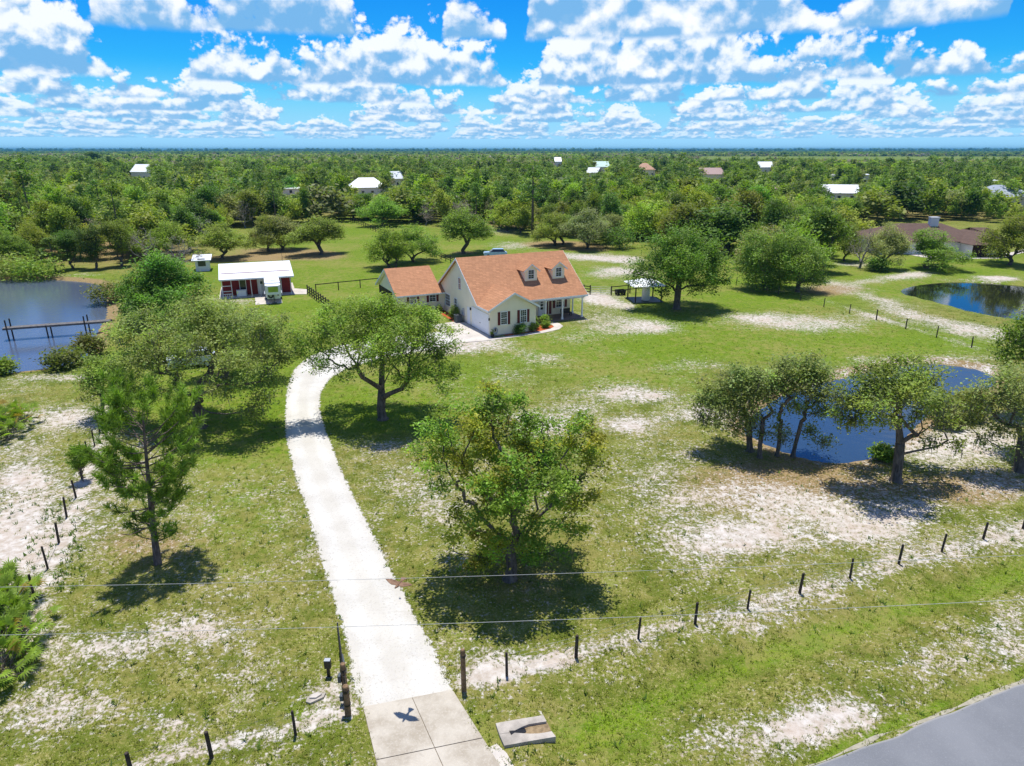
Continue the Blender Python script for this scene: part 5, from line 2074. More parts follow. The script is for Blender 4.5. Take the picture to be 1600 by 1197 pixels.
    for i, (px, py, lobes, lab) in enumerate([
        (1196, 452, [(1180, 382, 23, 0), (1166, 410, 20, 0), (1200, 410, 28, -2), (1190, 434, 20, -2), (1190, 395, 28, 3), (1172, 432, 14, 0)], 'wide bushy oak just right of the large round deep green oak'),
        (1246, 456, [(1230, 377, 26, 0), (1260, 392, 26, 0), (1240, 415, 30, -2), (1274, 415, 17, 0), (1216, 438, 17, -1), (1264, 434, 18, -1), (1245, 400, 30, 3), (1285, 432, 11, 0)], 'bushy dark oak clump where the sandy track meets the meadow fence')]):
        b = G(px, py)
        broad_tree('oak_tree', lab, 'tree', b, px_lobes(b, lobes), 1.6, .3, 70 + i, OAK * np.array((.82, .98, .8)), dens=3.6, nleaf=130, spread=.62, size=.125, alpha=.4)


fg_trees()


def pine_tree(name, label, base, H, Wd, seed, lean=(0, 0), clear=.16, tufts=1.0, group=None, r=.17):
    rng = np.random.default_rng(seed)
    T = thing(name, label, 'tree', base, 0, group)
    b = MB()
    pts = [np.array((lean[0] * t ** 1.3, lean[1] * t, H * t)) for t in np.linspace(0, 1, 9)]
    b.tube([pts[0] - np.array((0, 0, .2))] + pts, [r * 1.35, r * 1.2] + [r * (1 - .88 * t) + .01 for t in np.linspace(.06, 1, 8)], 9)
    C, D = [], []
    z = clear
    while z < .99:
        n = rng.integers(3, 6)
        for k in range(n):
            t = min(.99, z + rng.normal(0, .012))
            p0 = np.array((lean[0] * t ** 1.3, lean[1] * t, H * t))
            a = rng.uniform(0, 2 * math.pi)
            prof = np.interp(t, [0, .16, .3, .45, .6, .78, .9, 1], [.35, .5, .62, .82, 1.0, .98, .72, .25])
            L = Wd / 2 * prof * rng.uniform(.62, 1.12)
            if t < .38 and rng.random() < .35:
                L *= .6
            d = np.array((math.cos(a), math.sin(a), 0))
            rise = np.interp(t, [0, .4, .7, 1], [-.10, .16, .5, 1.1])
            q = [p0, p0 + d * L * .4 + np.array((0, 0, L * rise * .25)), p0 + d * L * .75 + np.array((0, 0, L * rise * .65)), p0 + d * L + np.array((0, 0, L * (rise + .14)))]
            rr = .012 + .022 * (1 - t) + .004 * L
            b.tube(q, [rr * 1.3, rr, rr * .7, rr * .4], 4, cap=False)
            dead = t < .40 and rng.random() < .30
            if dead:
                continue
            m = int((3 + L * 3.0) * (.45 if t < .42 else 1) * tufts)
            for _ in range(m):
                s = rng.uniform(.42, 1.04) ** .8
                i = min(2, int(s * 3))
                f = s * 3 - i
                c = q[i] * (1 - f) + q[i + 1] * f
                side = np.cross(d, (0, 0, 1)) * rng.normal(0, .28) * L * .5
                c2 = c + side + np.array((0, 0, rng.uniform(.0, .22)))
                b.tube([c, c2], [.008, .006], 3, cap=False)
                C.append(c2)
                dd = d * .5 + side * .4 + np.array((0, 0, rng.uniform(.5, 1.3))) + rng.normal(0, .25, 3)
                D.append(dd / np.linalg.norm(dd))
        z += rng.uniform(.032, .055)
    b.build('trunk', M['bark_pine'], T, True)
    C, D = np.array(C), np.array(D)
    n = 34
    idx = np.repeat(np.arange(len(C)), n)
    m = len(idx)
    dv = D[idx] * rng.uniform(.2, 1.0, (m, 1)) + rng.normal(0, .52, (m, 3))
    dv /= np.linalg.norm(dv, axis=1, keepdims=True)
    L = rng.uniform(.24, .40, (m, 1))
    st = C[idx] + D[idx] * rng.uniform(-.10, .22, (m, 1))
    sd = np.cross(dv, rng.normal(0, 1, (m, 3)))
    sd /= np.linalg.norm(sd, axis=1, keepdims=True)
    w = .017
    V = np.empty((m, 4, 3))
    V[:, 0] = st - sd * w
    V[:, 1] = st + sd * w
    V[:, 2] = st + dv * L + sd * w * .5
    V[:, 3] = st + dv * L - sd * w * .5
    t = PINE * (1 + rng.normal(0, .22, (len(C), 1)))
    tint = np.clip(t[idx] * (1 + rng.normal(0, .18, (m, 1))), .005, 1)
    me = make_mesh('crown', V.reshape(-1, 3), np.arange(m * 4).reshape(m, 4), M['needle'])
    face_attr(me, 'tint', tint)
    link('crown', me, T)
    return T


pine_tree('pine_tree', 'tall bright green pine on the lawn left of the driveway', G(247, 881), 8.3, 5.2, 6, (.55, .2), .17, 1.25, r=.17)
pine_tree('pine_tree', 'pine sapling growing in the wire fence left of the tall pine', G(130, 752), 1.9, .9, 12, (.05, 0), .12, .45, r=.04)


# ---------------------------------------------------------------- shrubs and palmettos
def shrub(name, label, p, w, h, tint, seed, size=.06, n=26, nleaf=70, group=None, z0=.0, cat='shrub'):
    rng = np.random.default_rng(seed)
    S = thing(name, label, cat, p, 0, group)
    d = rng.normal(0, 1, (n, 3))
    d /= np.linalg.norm(d, axis=1, keepdims=True)
    C = d * np.array((w / 2, w / 2, h / 2)) * rng.uniform(.45, .85, (n, 1)) + np.array((0, 0, h * .52))
    b = MB()
    for c in C[:12]:
        b.tube([(0, 0, -.05), c * np.array((.4, .4, .5)), c], [.03, .02, .01], 4, cap=False)
    b.build('stem', M['bark'], S)
    me = leaf_mesh('foliage', [leaf_arrays(C, nleaf, w * .13, size, rng, flat=.8, tint=tint)], M['leaf'])
    link('foliage', me, S)
    return S


SH = [((3.55, -.45), 1.55, 1.15, DARK, 'round dark shrub beneath the right garage window'),
      ((5.35, -.15), .95, 1.0, OAK, 'upright shrub at the right front corner of the garage wall'),
      ((6.25, .75), .8, .9, DARK, 'small shrub tucked behind the garage corner in orange mulch'),
      ((6.5, 2.0), 1.0, 1.6, FRESH, 'tallest leafy shrub against the garage wall near the porch'),
      ((7.45, .70), 1.0, .8, FRESH, 'round bright shrub in the middle of the orange mulch'),
      ((8.25, 2.2), 1.35, 1.15, FRESH * 1.15, 'largest bright green shrub before the porch steps'),
      ((-.62, 9.5), 1.3, 1.8, FRESH, 'bushy green shrub behind the air conditioner unit'),
      ((-1.0, 13.9), .9, 1.0, OAK, 'small shrub in the corner between wing and house'),
      ((-2.6, 14.0), 1.1, 1.1, OAK, 'low shrub beneath the right window of the wing'),
      ((-4.2, 13.9), 1.3, 1.0, DARK, 'low dark shrub beneath the left window of the wing')]
for i, ((x, y), w, h, t, lab) in enumerate(SH):
    shrub('shrub', lab, hp(x, y, .02), w, h, t, 100 + i, .07, group='shrubs planted round the house')
S = shrub('pot_plant', 'x', (0, 0, 0), .5, .6, FRESH, 130, .06, 10, 30)
for ch in list(S.children):
    ch.parent = POT
    ch.location = (0, 0, .3)
bpy.data.objects.remove(S)
for i, (px, py, w, h, t, lab) in enumerate([
    (1508, 652, 3.0, 2.2, np.array((.20, .22, .035)), 'tall yellow green shrub on the bank at the right end of the middle pond'),
    (1478, 668, 2.0, 1.4, np.array((.17, .19, .04)), 'low yellow green shrub left of the tall one on the pond bank'),
    (1378, 716, 1.6, .8, FRESH, 'low green tuft at the waterline behind the sturdy pond oak'),
    (60, 432, 9.0, 2.4, FRESH, 'wide low green thicket on the far shore of the lake'),
    (15, 431, 8.0, 2.6, OAK, 'olive thicket on the far lake shore at the left edge'),
    (105, 573, 4.2, 1.5, np.array((.16, .19, .03)), 'yellow green brush at the lake corner below the dock'),
    (142, 555, 3.4, 2.0, np.array((.19, .20, .04)), 'pale brush on the lake bank at the foot of the dock'),
    (172, 470, 5.0, 2.2, np.array((.19, .21, .04)), 'yellow green brush on the lake bank right above the dock'),
    (5, 583, 2.6, 1.2, FRESH, 'small green reed clump at the left edge of the lake'),
    (968, 388, 8.0, 4.6, DARK, 'dark rounded bush at the woods edge behind the orange house roof'),
    (1372, 424, 3.6, 2.4, DARK * 1.1, 'dark green bush at the foot of the thin grey tree by the sandy track'),
    (1208, 448, 4.6, 2.6, FRESH * .9, 'low leafy bush beneath the wide bushy oak'),
    (440, 456, 1.2, .9, FRESH, 'small bush beside the white horse trailer')]):
    shrub('shrub', lab, G(px, py), w, h, t, 200 + i, .09 + .012 * w, 30, 80)


def palmetto(label, pts, seed, hmax=1.7):
    rng = np.random.default_rng(seed)
    c0 = G(*pts[0])
    S = thing('palmetto', label, 'palm bush', c0)
    b = MB()
    V, F, T = [], [], []
    o = 0
    for px, py in pts:
        c = G(px, py) - c0
        for k in range(15):
            a = rng.uniform(0, 2 * math.pi)
            el = rng.uniform(.35, 1.35)
            L = rng.uniform(.6, 1.0) * hmax
            base = c + rng.normal(0, .18, 3) * np.array((1, 1, 0))
            tip = base + L * np.array((math.cos(a) * math.cos(el), math.sin(a) * math.cos(el), math.sin(el)))
            mid = (base + tip) / 2 + np.array((0, 0, .1))
            b.tube([base, mid, tip], [.018, .014, .010], 4, cap=False)
            f = (tip - mid)
            f /= np.linalg.norm(f)
            s = np.cross(f, (0, 0, 1))
            s /= np.linalg.norm(s) + 1e-6
            col = np.array((.22, .33, .035)) * rng.uniform(.7, 1.35) if rng.random() > .10 else np.array((.36, .26, .05))
            n = 15
            for j in range(n):
                th = math.radians(-105 + 210 * j / (n - 1))
                d = f * math.cos(th) + s * math.sin(th)
                ll = rng.uniform(.45, .68) * (.75 + .25 * math.cos(th))
                side = np.cross(d, np.cross(f, s))
                w = .030
                e = tip + d * ll + np.array((0, 0, -.12 * ll - .03))
                m2 = tip + d * ll * .5 + np.array((0, 0, .04))
                V += [tuple(tip - side * w * .3), tuple(tip + side * w * .3), tuple(m2 + side * w), tuple(m2 - side * w), tuple(e)]
                F.append((o, o + 1, o + 2, o + 3))
                F.append((o + 3, o + 2, o + 4))
                T += [col * rng.uniform(.8, 1.2)] * 2
                o += 5
    b.build('stalk', M['bark'], S)
    me = make_mesh('fronds', V, F, M['leaf'])
    face_attr(me, 'tint', np.array(T))
    link('fronds', me, S)


palmetto('big palmetto thicket of fan fronds at the left edge in front', [(10, 1010), (-15, 985), (20, 975), (5, 950), (30, 950), (-20, 1020), (0, 1045), (35, 985), (-5, 960), (12, 1060), (22, 1020), (-30, 955), (15, 935), (0, 980), (-30, 1060)], 7, 1.35)
palmetto('smaller palmetto clump at the left edge above the sandy patch', [(15, 675), (30, 668), (-5, 680), (5, 660), (22, 655), (40, 660), (-10, 665), (12, 688), (-15, 690)], 8, 1.5)


# ---------------------------------------------------------------- middle distance and woods: templates, then one object per tree
def template(kind, seed, lod):
    """returns (trunk mesh, crown mesh) of a tree about 10 wide and 9 high; lod 0 near .. 2 far"""
    rng = np.random.default_rng(seed)
    if kind == 'pine':
        H, W = 14.0, 5.0
        C = []
        for k in range((70, 44, 26)[lod]):
            t = rng.uniform(.42, 1)
            r = W / 2 * np.interp(t, [.4, .6, .85, 1], [.7, 1, .6, .12]) * rng.uniform(.35, 1)
            a = rng.uniform(0, 6.283)
            C.append((r * math.cos(a), r * math.sin(a), H * t))
        C = np.array(C)
        b = MB()
        b.tube([(0, 0, 0), (.1, 0, H * .5), (0, 0, H * .98)], [.22, .15, .03], 6)
        for c in C[::2]:
            b.tube([(0, 0, c[2] - .3), tuple(c)], [.04, .015], 3, cap=False)
        arr = leaf_arrays(C, (40, 26, 14)[lod], .40, (.20, .26, .40)[lod], rng, flat=.6, tint=(1, 1, 1), aspect=.35)
        mt = 'bark_pine'
    else:
        lob = []
        n = rng.integers(10, 14)
        wide = kind != 'tall'
        for k in range(n):
            a = rng.uniform(0, 6.283)
            q = rng.uniform(1.4, 4.0) if wide else rng.uniform(.6, 2.0)
            z = (6.1 - .30 * q ** 1.75 + rng.normal(0, .6)) if wide else rng.uniform(2.8, 8.3)
            lob.append((np.array((q * math.cos(a), q * math.sin(a), z)), rng.uniform(1.15, 1.9)))
        lob.append((np.array((0, 0, 6.4)), 2.3))
        lob.append((np.array((0, 0, 4.2)), 1.8))
        dens = {'bare': 4.2}.get(kind, (7.5, 5.0, 2.8)[lod])
        att = lobes_to_points(lob, dens, rng, 1.2)
        root = [(0, 0, 0), (rng.normal(0, .15), rng.normal(0, .15), .6), (rng.normal(0, .3), rng.normal(0, .3), 1.2), (rng.normal(0, .4), rng.normal(0, .4), 1.9)]
        P, par = grow(root, att, .42, 1)
        b, rad = tree_skin(P, par, 4, .30, rng, tip=.03, rmin=(.0, .032, .05)[lod] if kind != 'bare' else 0, sides=5)
        C = P[4:]
        if kind == 'bare':
            C = C[rng.random(len(C)) < .45]
            arr = leaf_arrays(C, 14, .4, .16, rng, tint=(1, 1, 1), aspect=.25)
        else:
            arr = leaf_arrays(C, (60, 28, 13)[lod], (.46, .58, .74)[lod] * rng.uniform(.75, 1.25, len(C)), (.118, .225, .42)[lod], rng, tint=(1, 1, 1), tvar=.30)
        mt = 'bark_grey' if kind == 'bare' else 'bark'
    tm = make_mesh('trunk', b.V, b.F, M[mt], b.M, True)
    cm = leaf_mesh('crown', [arr], M['leaf'])
    return tm, cm, arr


TPL = {}
for k, n in (('oak', 5), ('tall', 3), ('pine', 3), ('bare', 3)):
    for lod in (0, 1):
        TPL[k, lod] = [template(k, 300 + 17 * i + 5 * len(k) + lod, lod) for i in range(n if lod else max(2, n - 1))]
KIND_TINT = {'olive': (.32, .385, .052), 'green': (.25, .37, .045), 'dark': (.13, .23, .034), 'fresh': (.31, .45, .040), 'greyish': (.33, .365, .125), 'bare': (.36, .31, .27), 'russet': (.46, .22, .11), 'pinegreen': (.17, .27, .040)}
PLACED = []


def put_tree(kind, lod, p, w, h, tintname, label, seed, group=None, name=None):
    tm, cm, _ = TPL[kind, lod][seed % len(TPL[kind, lod])]
    nm = name or {'oak': 'oak_tree', 'tall': 'broadleaf_tree', 'pine': 'pine_tree', 'bare': 'bare_tree'}[kind]
    T = thing(nm, label, 'tree', p, (seed * 2.399) % 6.283, group)
    sx, sz = (w / 10.0, h / 9.0) if kind != 'pine' else (w / 5.0, h / 14.0)
    T.scale = (sx, sx, sz)
    a = link('trunk', tm, T)
    c = link('crown', cm, T)
    r = np.random.default_rng(seed)
    t = np.array(KIND_TINT[tintname]) * (1 + r.normal(0, .17)) * (1 + r.normal(0, .07, 3))
    c.color = (*np.clip(t, 0, 1), 1)
    PLACED.append((p[0], p[1], w / 2))
    return T


# base px x, y, crown width px, crown top y, kind, tint, label
MID = [(347, 404, 84, 343, 'oak', 'olive', 'wide low oak on dark mulch right behind the white shed'),
       (420, 393, 56, 328, 'oak', 'olive', 'slender leaning oak left of its twin beyond the barn roof'),
       (441, 391, 70, 330, 'oak', 'greyish', 'taller upright oak right of the leaning one beyond the barn roof'),
       (502, 398, 88, 333, 'oak', 'olive', 'oak with several spreading stems on bare ground in the far paddock'),
       (608, 419, 72, 350, 'oak', 'olive', 'open oak rising directly behind the house wing roof'),
       (618, 419, 40, 362, 'tall', 'olive', 'thin dark stem beside the open oak behind the house wing'),
       (646, 409, 80, 344, 'oak', 'green', 'full oak right of the pair behind the house wing'),
       (724, 396, 88, 318, 'oak', 'green', 'big shady oak beyond the main house ridge beside the diagonal fence'),
       (598, 353, 68, 303, 'oak', 'green', 'small pasture oak at the head of the diagonal fence'),
       (553, 341, 52, 302, 'oak', 'olive', 'dark stemmed oak in shade at the top of the long meadow'),
       (866, 384, 66, 326, 'oak', 'olive', 'many stemmed oak leftmost of the grove behind the dormers'),
       (880, 382, 56, 330, 'oak', 'green', 'middle oak of the grove behind the dormers'),
       (918, 389, 74, 320, 'oak', 'greyish', 'grey green oak with a thick dark trunk right of the dormer grove'),
       (952, 380, 66, 328, 'oak', 'greyish', 'pale grey oak behind the dark rounded bush'),
       (1319, 408, 44, 345, 'oak', 'olive', 'strongly leaning oak beside the sandy track left of the bungalow'),
       (1343, 419, 46, 352, 'bare', 'bare', 'half dead grey tree in front of the bungalow left end'),
       (1378, 420, 56, 350, 'oak', 'greyish', 'thin grey tree with a dark bush at its foot before the bungalow'),
       (1447, 419, 86, 356, 'oak', 'green', 'neat round topped oak standing before the bungalow and far pond'),
       (1577, 414, 76, 332, 'oak', 'olive', 'tall open oak at the right end of the bungalow'),
       (87, 425, 34, 372, 'pine', 'pinegreen', 'slim young pine on the sandy far shore of the lake'),
       (115, 420, 56, 362, 'tall', 'dark', 'dark bushy tree right of the slim young pine by the lake'),
       (150, 421, 60, 352, 'tall', 'dark', 'taller dark tree behind the lake edge'),
       (190, 416, 62, 345, 'tall', 'green', 'green tree at the right end of the dark lakeside row'),
       (18, 421, 66, 355, 'oak', 'green', 'round green oak at the left frame edge above the lake'),
       (55, 408, 60, 342, 'oak', 'olive', 'olive oak behind the round one above the lake'),
       (285, 424, 62, 360, 'bare', 'bare', 'leafless grey tree left of the small white shed'),
       (232, 412, 62, 348, 'bare', 'bare', 'leafless grey tree behind the dense dark lakeside tree'),
       (270, 405, 70, 340, 'oak', 'olive', 'olive oak above the leafless grey trees'),
       (1075, 312, 27, 278, 'bare', 'bare', 'tall bare grey tree rising over the woods left of the faded pink roof'),
       (1115, 335, 36, 302, 'bare', 'bare', 'pale bare tree among green crowns above the deep green oak'),
       (1245, 326, 34, 303, 'oak', 'russet', 'reddish brown dying tree in the right hand woods'),
       (1021, 276, 6, 246, 'pine', 'dark', 'left one of two dark slim cypresses beside the orange roof'),
       (1031, 276, 6, 247, 'pine', 'dark', 'right one of two dark slim cypresses beside the orange roof'),
       (735, 235 + 70, 24, 283, 'oak', 'dark', 'dark tree alone on the bright far meadow'),
       (455, 303, 44, 273, 'oak', 'dark', 'dark domed tree before the far white shed'),
       (150, 262, 34, 238, 'tall', 'dark', 'dark clump standing taller than the far left woods'),
       (128, 264, 24, 243, 'tall', 'dark', 'lower dark clump left of the tall dark clump in the far left woods'),
       (252, 283, 34, 249, 'oak', 'dark', 'dark round crown right behind the white farmhouse'),
       (312, 290, 38, 253, 'tall', 'dark', 'dark broad crown right of the farmhouse crown'),
       (105, 292, 34, 262, 'oak', 'olive', 'shade oak beside the far sandy yard at left'),
       (50, 310, 46, 276, 'oak', 'fresh', 'bright round tree before the orange soil at far left')]
for i, (px, py, w, ty, kind, tn, lab) in enumerate(MID):
    p = G(px, py)
    zc = zc_of(p)
    r = ray(px, ty)
    H = EYE + r[2] / r[1] * p[1]
    H = min(max(H, 3.5), 24)
    put_tree(kind, 0 if py > 335 else 1, p, max(w * zc / FOC * (1.3 if px > 1310 and py > 350 else 1.14), 2.0), H * (1.1 if px > 1310 and py > 350 else 1.0), tn, lab, 500 + i)

# grass tufts and weeds over the near ground
def build_grass():
    rg = np.random.default_rng(91)
    n = 64000
    Y = 15 + 75 * rg.random(n) ** 1.15
    X = rg.uniform(-.86, .86, n) * (Y + 6)
    px, py = PX(np.stack([X, Y, np.zeros(n)], 1))
    drive = np.array([G(x, y)[:2] for x, y in ((590, 1240), (567, 1105), (541, 1000), (505, 880), (460, 740), (446, 680), (446, 620), (460, 577), (525, 540), (715, 515), (735, 532), (600, 560), (545, 575), (516, 592), (502, 615), (500, 640), (509, 670), (550, 770), (600, 870), (660, 985), (707, 1078), (830, 1260))])
    keep = sdf(drive, X, Y) > -.12
    e0, e1 = G(1275, 1197)[:2], G(1600, 1068)[:2]
    u = (e1 - e0) / np.linalg.norm(e1 - e0)
    keep &= ((X - e0[0]) * u[1] - (Y - e0[1]) * u[0]) < .0
    for P in (LAKE, POND):
        keep &= sdf(P, X, Y) > .6
    sd = patches(SAND, px, py) + lines(SAND_LINES, px, py)
    keep &= rg.random(n) > np.clip(sd, 0, .93)
    lo = np.stack([X - HA[0], Y - HA[1]], 1)
    hx, hy = lo[:, 0] * math.cos(PHI) + lo[:, 1] * math.sin(PHI), -lo[:, 0] * math.sin(PHI) + lo[:, 1] * math.cos(PHI)
    keep &= ~((hx > -7) & (hx < 15) & (hy > -1.8) & (hy < 25))
    cul = np.array([G(x, y)[:2] for x, y in ((772, 1128), (852, 1114), (872, 1152), (786, 1168))])
    keep &= sdf(cul, X, Y) > .05
    X, Y, px, py = X[keep], Y[keep], px[keep], py[keep]
    m = len(X)
    Z = ground_z(X, Y)
    weed = (rg.random(m) < .02) | ((px < 130) & (py > 780) & (py < 930) & (rg.random(m) < .5))
    nb = 6
    idx = np.repeat(np.arange(m), nb)
    sc = np.where(weed, 1.9, 1.0)[idx] * rg.uniform(.6, 1.3, m * nb)
    a = rg.uniform(0, 6.283, m * nb)
    L = .105 * sc
    out = np.stack([np.cos(a), np.sin(a)], 1) * (L * rg.uniform(.25, .95, m * nb))[:, None]
    b0 = np.stack([X[idx], Y[idx], Z[idx] - .01], 1) + np.concatenate([rg.normal(0, .05, (m * nb, 2)), np.zeros((m * nb, 1))], 1)
    w = (.014 * sc)[:, None] * np.stack([-np.sin(a), np.cos(a), np.zeros_like(a)], 1)
    tip = b0 + np.concatenate([out, (L * .8)[:, None]], 1)
    V = np.stack([b0 - w, b0 + w, tip + w * .3, tip - w * .3], 1).reshape(-1, 3)
    lush = np.clip(.25 + patches(LUSH, px, py) + lines(LUSH_LINES, px, py), 0, 1)[:, None]
    col = np.array((.27, .27, .05)) * (1 - lush) + np.array((.225, .30, .018)) * lush
    col = np.where(weed[:, None], np.array((.12, .20, .03)), col) * rg.uniform(.65, 1.25, (m, 1))
    me = make_mesh('grass', V, np.arange(m * nb * 4).reshape(-1, 4), M['leaf'])
    face_attr(me, 'tint', np.clip(col[idx] * rg.uniform(.8, 1.2, (m * nb, 1)), .01, 1))
    tag(link('grass', me), kind='stuff')


build_grass()

# woods
EDGE = [(-400, 410), (0, 414), (60, 404), (110, 412), (200, 412), (250, 402), (300, 396), (316, 370), (385, 357), (470, 352), (540, 345), (600, 350), (680, 354), (760, 356), (820, 368), (900, 374), (985, 380), (1090, 392), (1150, 415),
        (1180, 430), (1280, 438), (1296, 405), (1325, 362), (1400, 346), (1500, 346), (1600, 350), (2000, 360)]
CLEAR = [(575, 313, 34, 10), (622, 299, 15, 10), (222, 292, 28, 13), (277, 303, 10, 8), (1011, 283, 18, 11), (872, 269, 8, 8), (941, 278, 14, 9), (924, 287, 12, 9), (1110, 291, 24, 10), (1196, 277, 16, 9), (1207, 314, 28, 12), (1310, 327, 34, 14),
         (1351, 295, 15, 10), (1548, 308, 16, 12), (1580, 333, 40, 8), (316, 424, 26, 30), (488, 325, 24, 8), (735, 299, 30, 9), (130, 293, 90, 8), (60, 307, 60, 6), (165, 306, 40, 5), (1300, 288, 9, 4), (1400, 354, 70, 5),
         (1210, 303, 20, 5), (20, 372, 30, 10), (1030, 280, 14, 6), (1075, 316, 10, 5), (1115, 338, 14, 6), (1245, 330, 14, 6), (455, 309, 22, 7)]
LAND = [((575, 300), 'the wide white hip roof'), ((222, 275), 'the white farmhouse'), ((1010, 270), 'the orange tile roof'), ((1110, 278), 'the faded pink roof'), ((1310, 305), 'the long white stable'), ((1351, 283), 'the small white flat roof'),
        ((1580, 312), 'the grey blue metal roof'), ((400, 340), 'the red barn'), ((90, 400), 'the lake'), ((735, 298), 'the bright far meadow'), ((1207, 300), 'the sandy yard'), ((1057, 360), 'the deep green oak'), ((1450, 345), 'the bungalow'), ((870, 350), 'the dormers'),
        ((620, 335), 'the diagonal fence'), ((130, 290), 'the far sandy yard'), ((941, 265), 'the mint green roof'), ((490, 315), 'the open white shed'), ((1220, 380), 'the bushy oak clump')]


def woods():
    rg = np.random.default_rng(77)
    pts = []
    ex, ey = zip(*EDGE)
    cell = {}

    def ok(x, y, r):
        ci, cj = int(x // 6), int(y // 6)
        for i in range(ci - 2, ci + 3):
            for j in range(cj - 2, cj + 3):
                for (qx, qy, qr) in cell.get((i, j), ()):
                    if (qx - x) ** 2 + (qy - y) ** 2 < (r + qr) ** 2:
                        return False
        return True
    for (x, y, r) in PLACED:
        cell.setdefault((int(x // 6), int(y // 6)), []).append((x, y, min(r, 5) * .75))
    n = 40000
    Ys = np.sqrt(rg.uniform(100 ** 2, 620 ** 2, n))
    Xs = rg.uniform(-.84, .84, n) * Ys
    Ws = np.clip(rg.lognormal(2.22, .32, n), 4.5, 17)
    PXs, PYs = PX(np.stack([Xs, Ys, np.zeros(n)], 1))
    good = PYs < np.interp(PXs, ex, ey) - 1
    gap = np.sin(Xs * .035 + 1.7) * np.cos(Ys * .028 + .6) + .7 * np.sin(Xs * .013 - Ys * .019 + 2.2)
    good &= (gap < 1.22) | (Ys < 300)
    for a, b, c, d in CLEAR:
        good &= ((PXs - a) / c) ** 2 + ((PYs - b) / d) ** 2 > 1
    good &= (sdf(LAKE, Xs, Ys) > 2) & (sdf(FARPOND, Xs, Ys) > 2)
    for x, y, w, px, py in zip(Xs[good], Ys[good], Ws[good], PXs[good], PYs[good]):
        if not ok(x, y, w * (.21 if y < 330 else .262)):
            continue
        cell.setdefault((int(x // 6), int(y // 6)), []).append((x, y, w * (.21 if y < 330 else .262)))
        pts.append((x, y, w, px, py))
    return pts


def sight(px, py, x, y, h):
    """keeps the crowns in front of a far roof low enough for the roof to show, as in the photograph"""
    for a in FAR_HOUSES:
        hx, hy, hw = a[0], a[1], a[2]
        if abs(px - hx) < hw * .56 + 5 and py > hy:
            tx, ty = PX(np.array([x, y, h]))
            lim = hy - (1.5 if hw < 30 else 4)
            if ty < lim:
                r_ = ray(px, lim)
                return max(.5, EYE + r_[2] / r_[1] * y)
    return h


WPTS = sorted(woods(), key=lambda q: q[1] * 1.0 if abs(q[0]) < .79 * q[1] else 9999)
rgw = np.random.default_rng(5)
NIND = 258
ADJ = {'olive': 'olive', 'green': 'mid green', 'dark': 'dark green', 'fresh': 'bright green', 'greyish': 'grey green', 'bare': 'bare pale grey', 'pinegreen': 'deep green', 'russet': 'rusty brown'}


def choose(x, y):
    c = .5 + .5 * math.sin(x * .021 + 1.3) * math.cos(y * .017 - .4)
    u = rgw.random()
    if u < .075:
        return 'bare', 'bare'
    if u < .13 + .14 * c * (y > 220):
        return 'pine', 'pinegreen'
    if u < .42:
        return 'tall', rgw.choice(['green', 'dark', 'fresh', 'olive'], p=[.37, .33, .18, .12])
    return 'oak', rgw.choice(['olive', 'green', 'greyish', 'fresh', 'dark'], p=[.36, .22, .2, .08, .14])


KN = {'oak': 'spreading oak', 'tall': 'tall tree', 'pine': 'slender pine', 'bare': 'leafless tree'}
for i, (x, y, w, px, py) in enumerate(WPTS[:NIND]):
    kind, tn = choose(x, y)
    h = {'oak': 6.2 + w * .26, 'tall': 7.0 + w * .36, 'pine': 10.5 + w * .35, 'bare': 6.5 + w * .22}[kind] * rgw.uniform(.85, 1.15)
    if kind == 'pine':
        w = w * .55
    if kind == 'tall':
        w *= .95
    h2 = sight(px, py, x, y, h)
    w *= max(.55, (h2 / h) ** .6)
    h = h2
    tx, ty = PX(np.array([x, y, h * .6]))
    d = [(abs(tx - a) * .8 + abs(ty - b) * 1.6, k) for k, ((a, b), t) in enumerate(LAND)]
    k = min(d)[1]
    (a, b), nm = LAND[k]
    rel = 'just by' if min(d)[0] < 26 else (('left of' if tx < a else 'right of') if abs(tx - a) > 1.3 * abs(ty - b) else ('beyond' if ty < b else 'in front of'))
    size = 'big ' if w * FOC / zc_of((x, y, 0)) > 62 else ('small ' if w * FOC / zc_of((x, y, 0)) < 26 else '')
    lab = f'{size}{ADJ[tn]} {KN[kind]} in the woods {rel} {nm}'
    put_tree(kind, 1, (x, y, 0.0), w, h, tn, lab, 900 + i, lab)
# the rest of the woods reads as one mass
far_tpl = {k: [template(k, 700 + 13 * i, 2)[2] for i in range(3)] for k in ('oak', 'tall', 'pine', 'bare')}


def build_mass(name, items, mat):
    Vs, Fs, Ts = [], [], []
    o = 0
    for (arr, p, sx, sz, rot, tint) in items:
        V, F, T = arr
        c, s = math.cos(rot), math.sin(rot)
        W = np.stack([(V[:, 0] * c - V[:, 1] * s) * sx + p[0], (V[:, 0] * s + V[:, 1] * c) * sx + p[1], V[:, 2] * sz + p[2]], 1)
        Vs.append(W.astype(np.float32))
        Fs.append(F + o)
        Ts.append(np.clip(T * tint, .003, 1))
        o += len(V)
    me = make_mesh(name, np.concatenate(Vs), np.concatenate(Fs), mat)
    face_attr(me, 'tint', np.concatenate(Ts))
    return tag(link(name, me), kind='stuff')


def thin(arr, frac, grow_, rng):
    V, F, T = arr
    n = len(F)
    k = rng.random(n) < frac
    Q = V.reshape(n, 4, 3)[k]
    c = Q.mean(1, keepdims=True)
    Q = c + (Q - c) * grow_
    return Q.reshape(-1, 3), np.arange(len(Q) * 4).reshape(-1, 4), T[k]


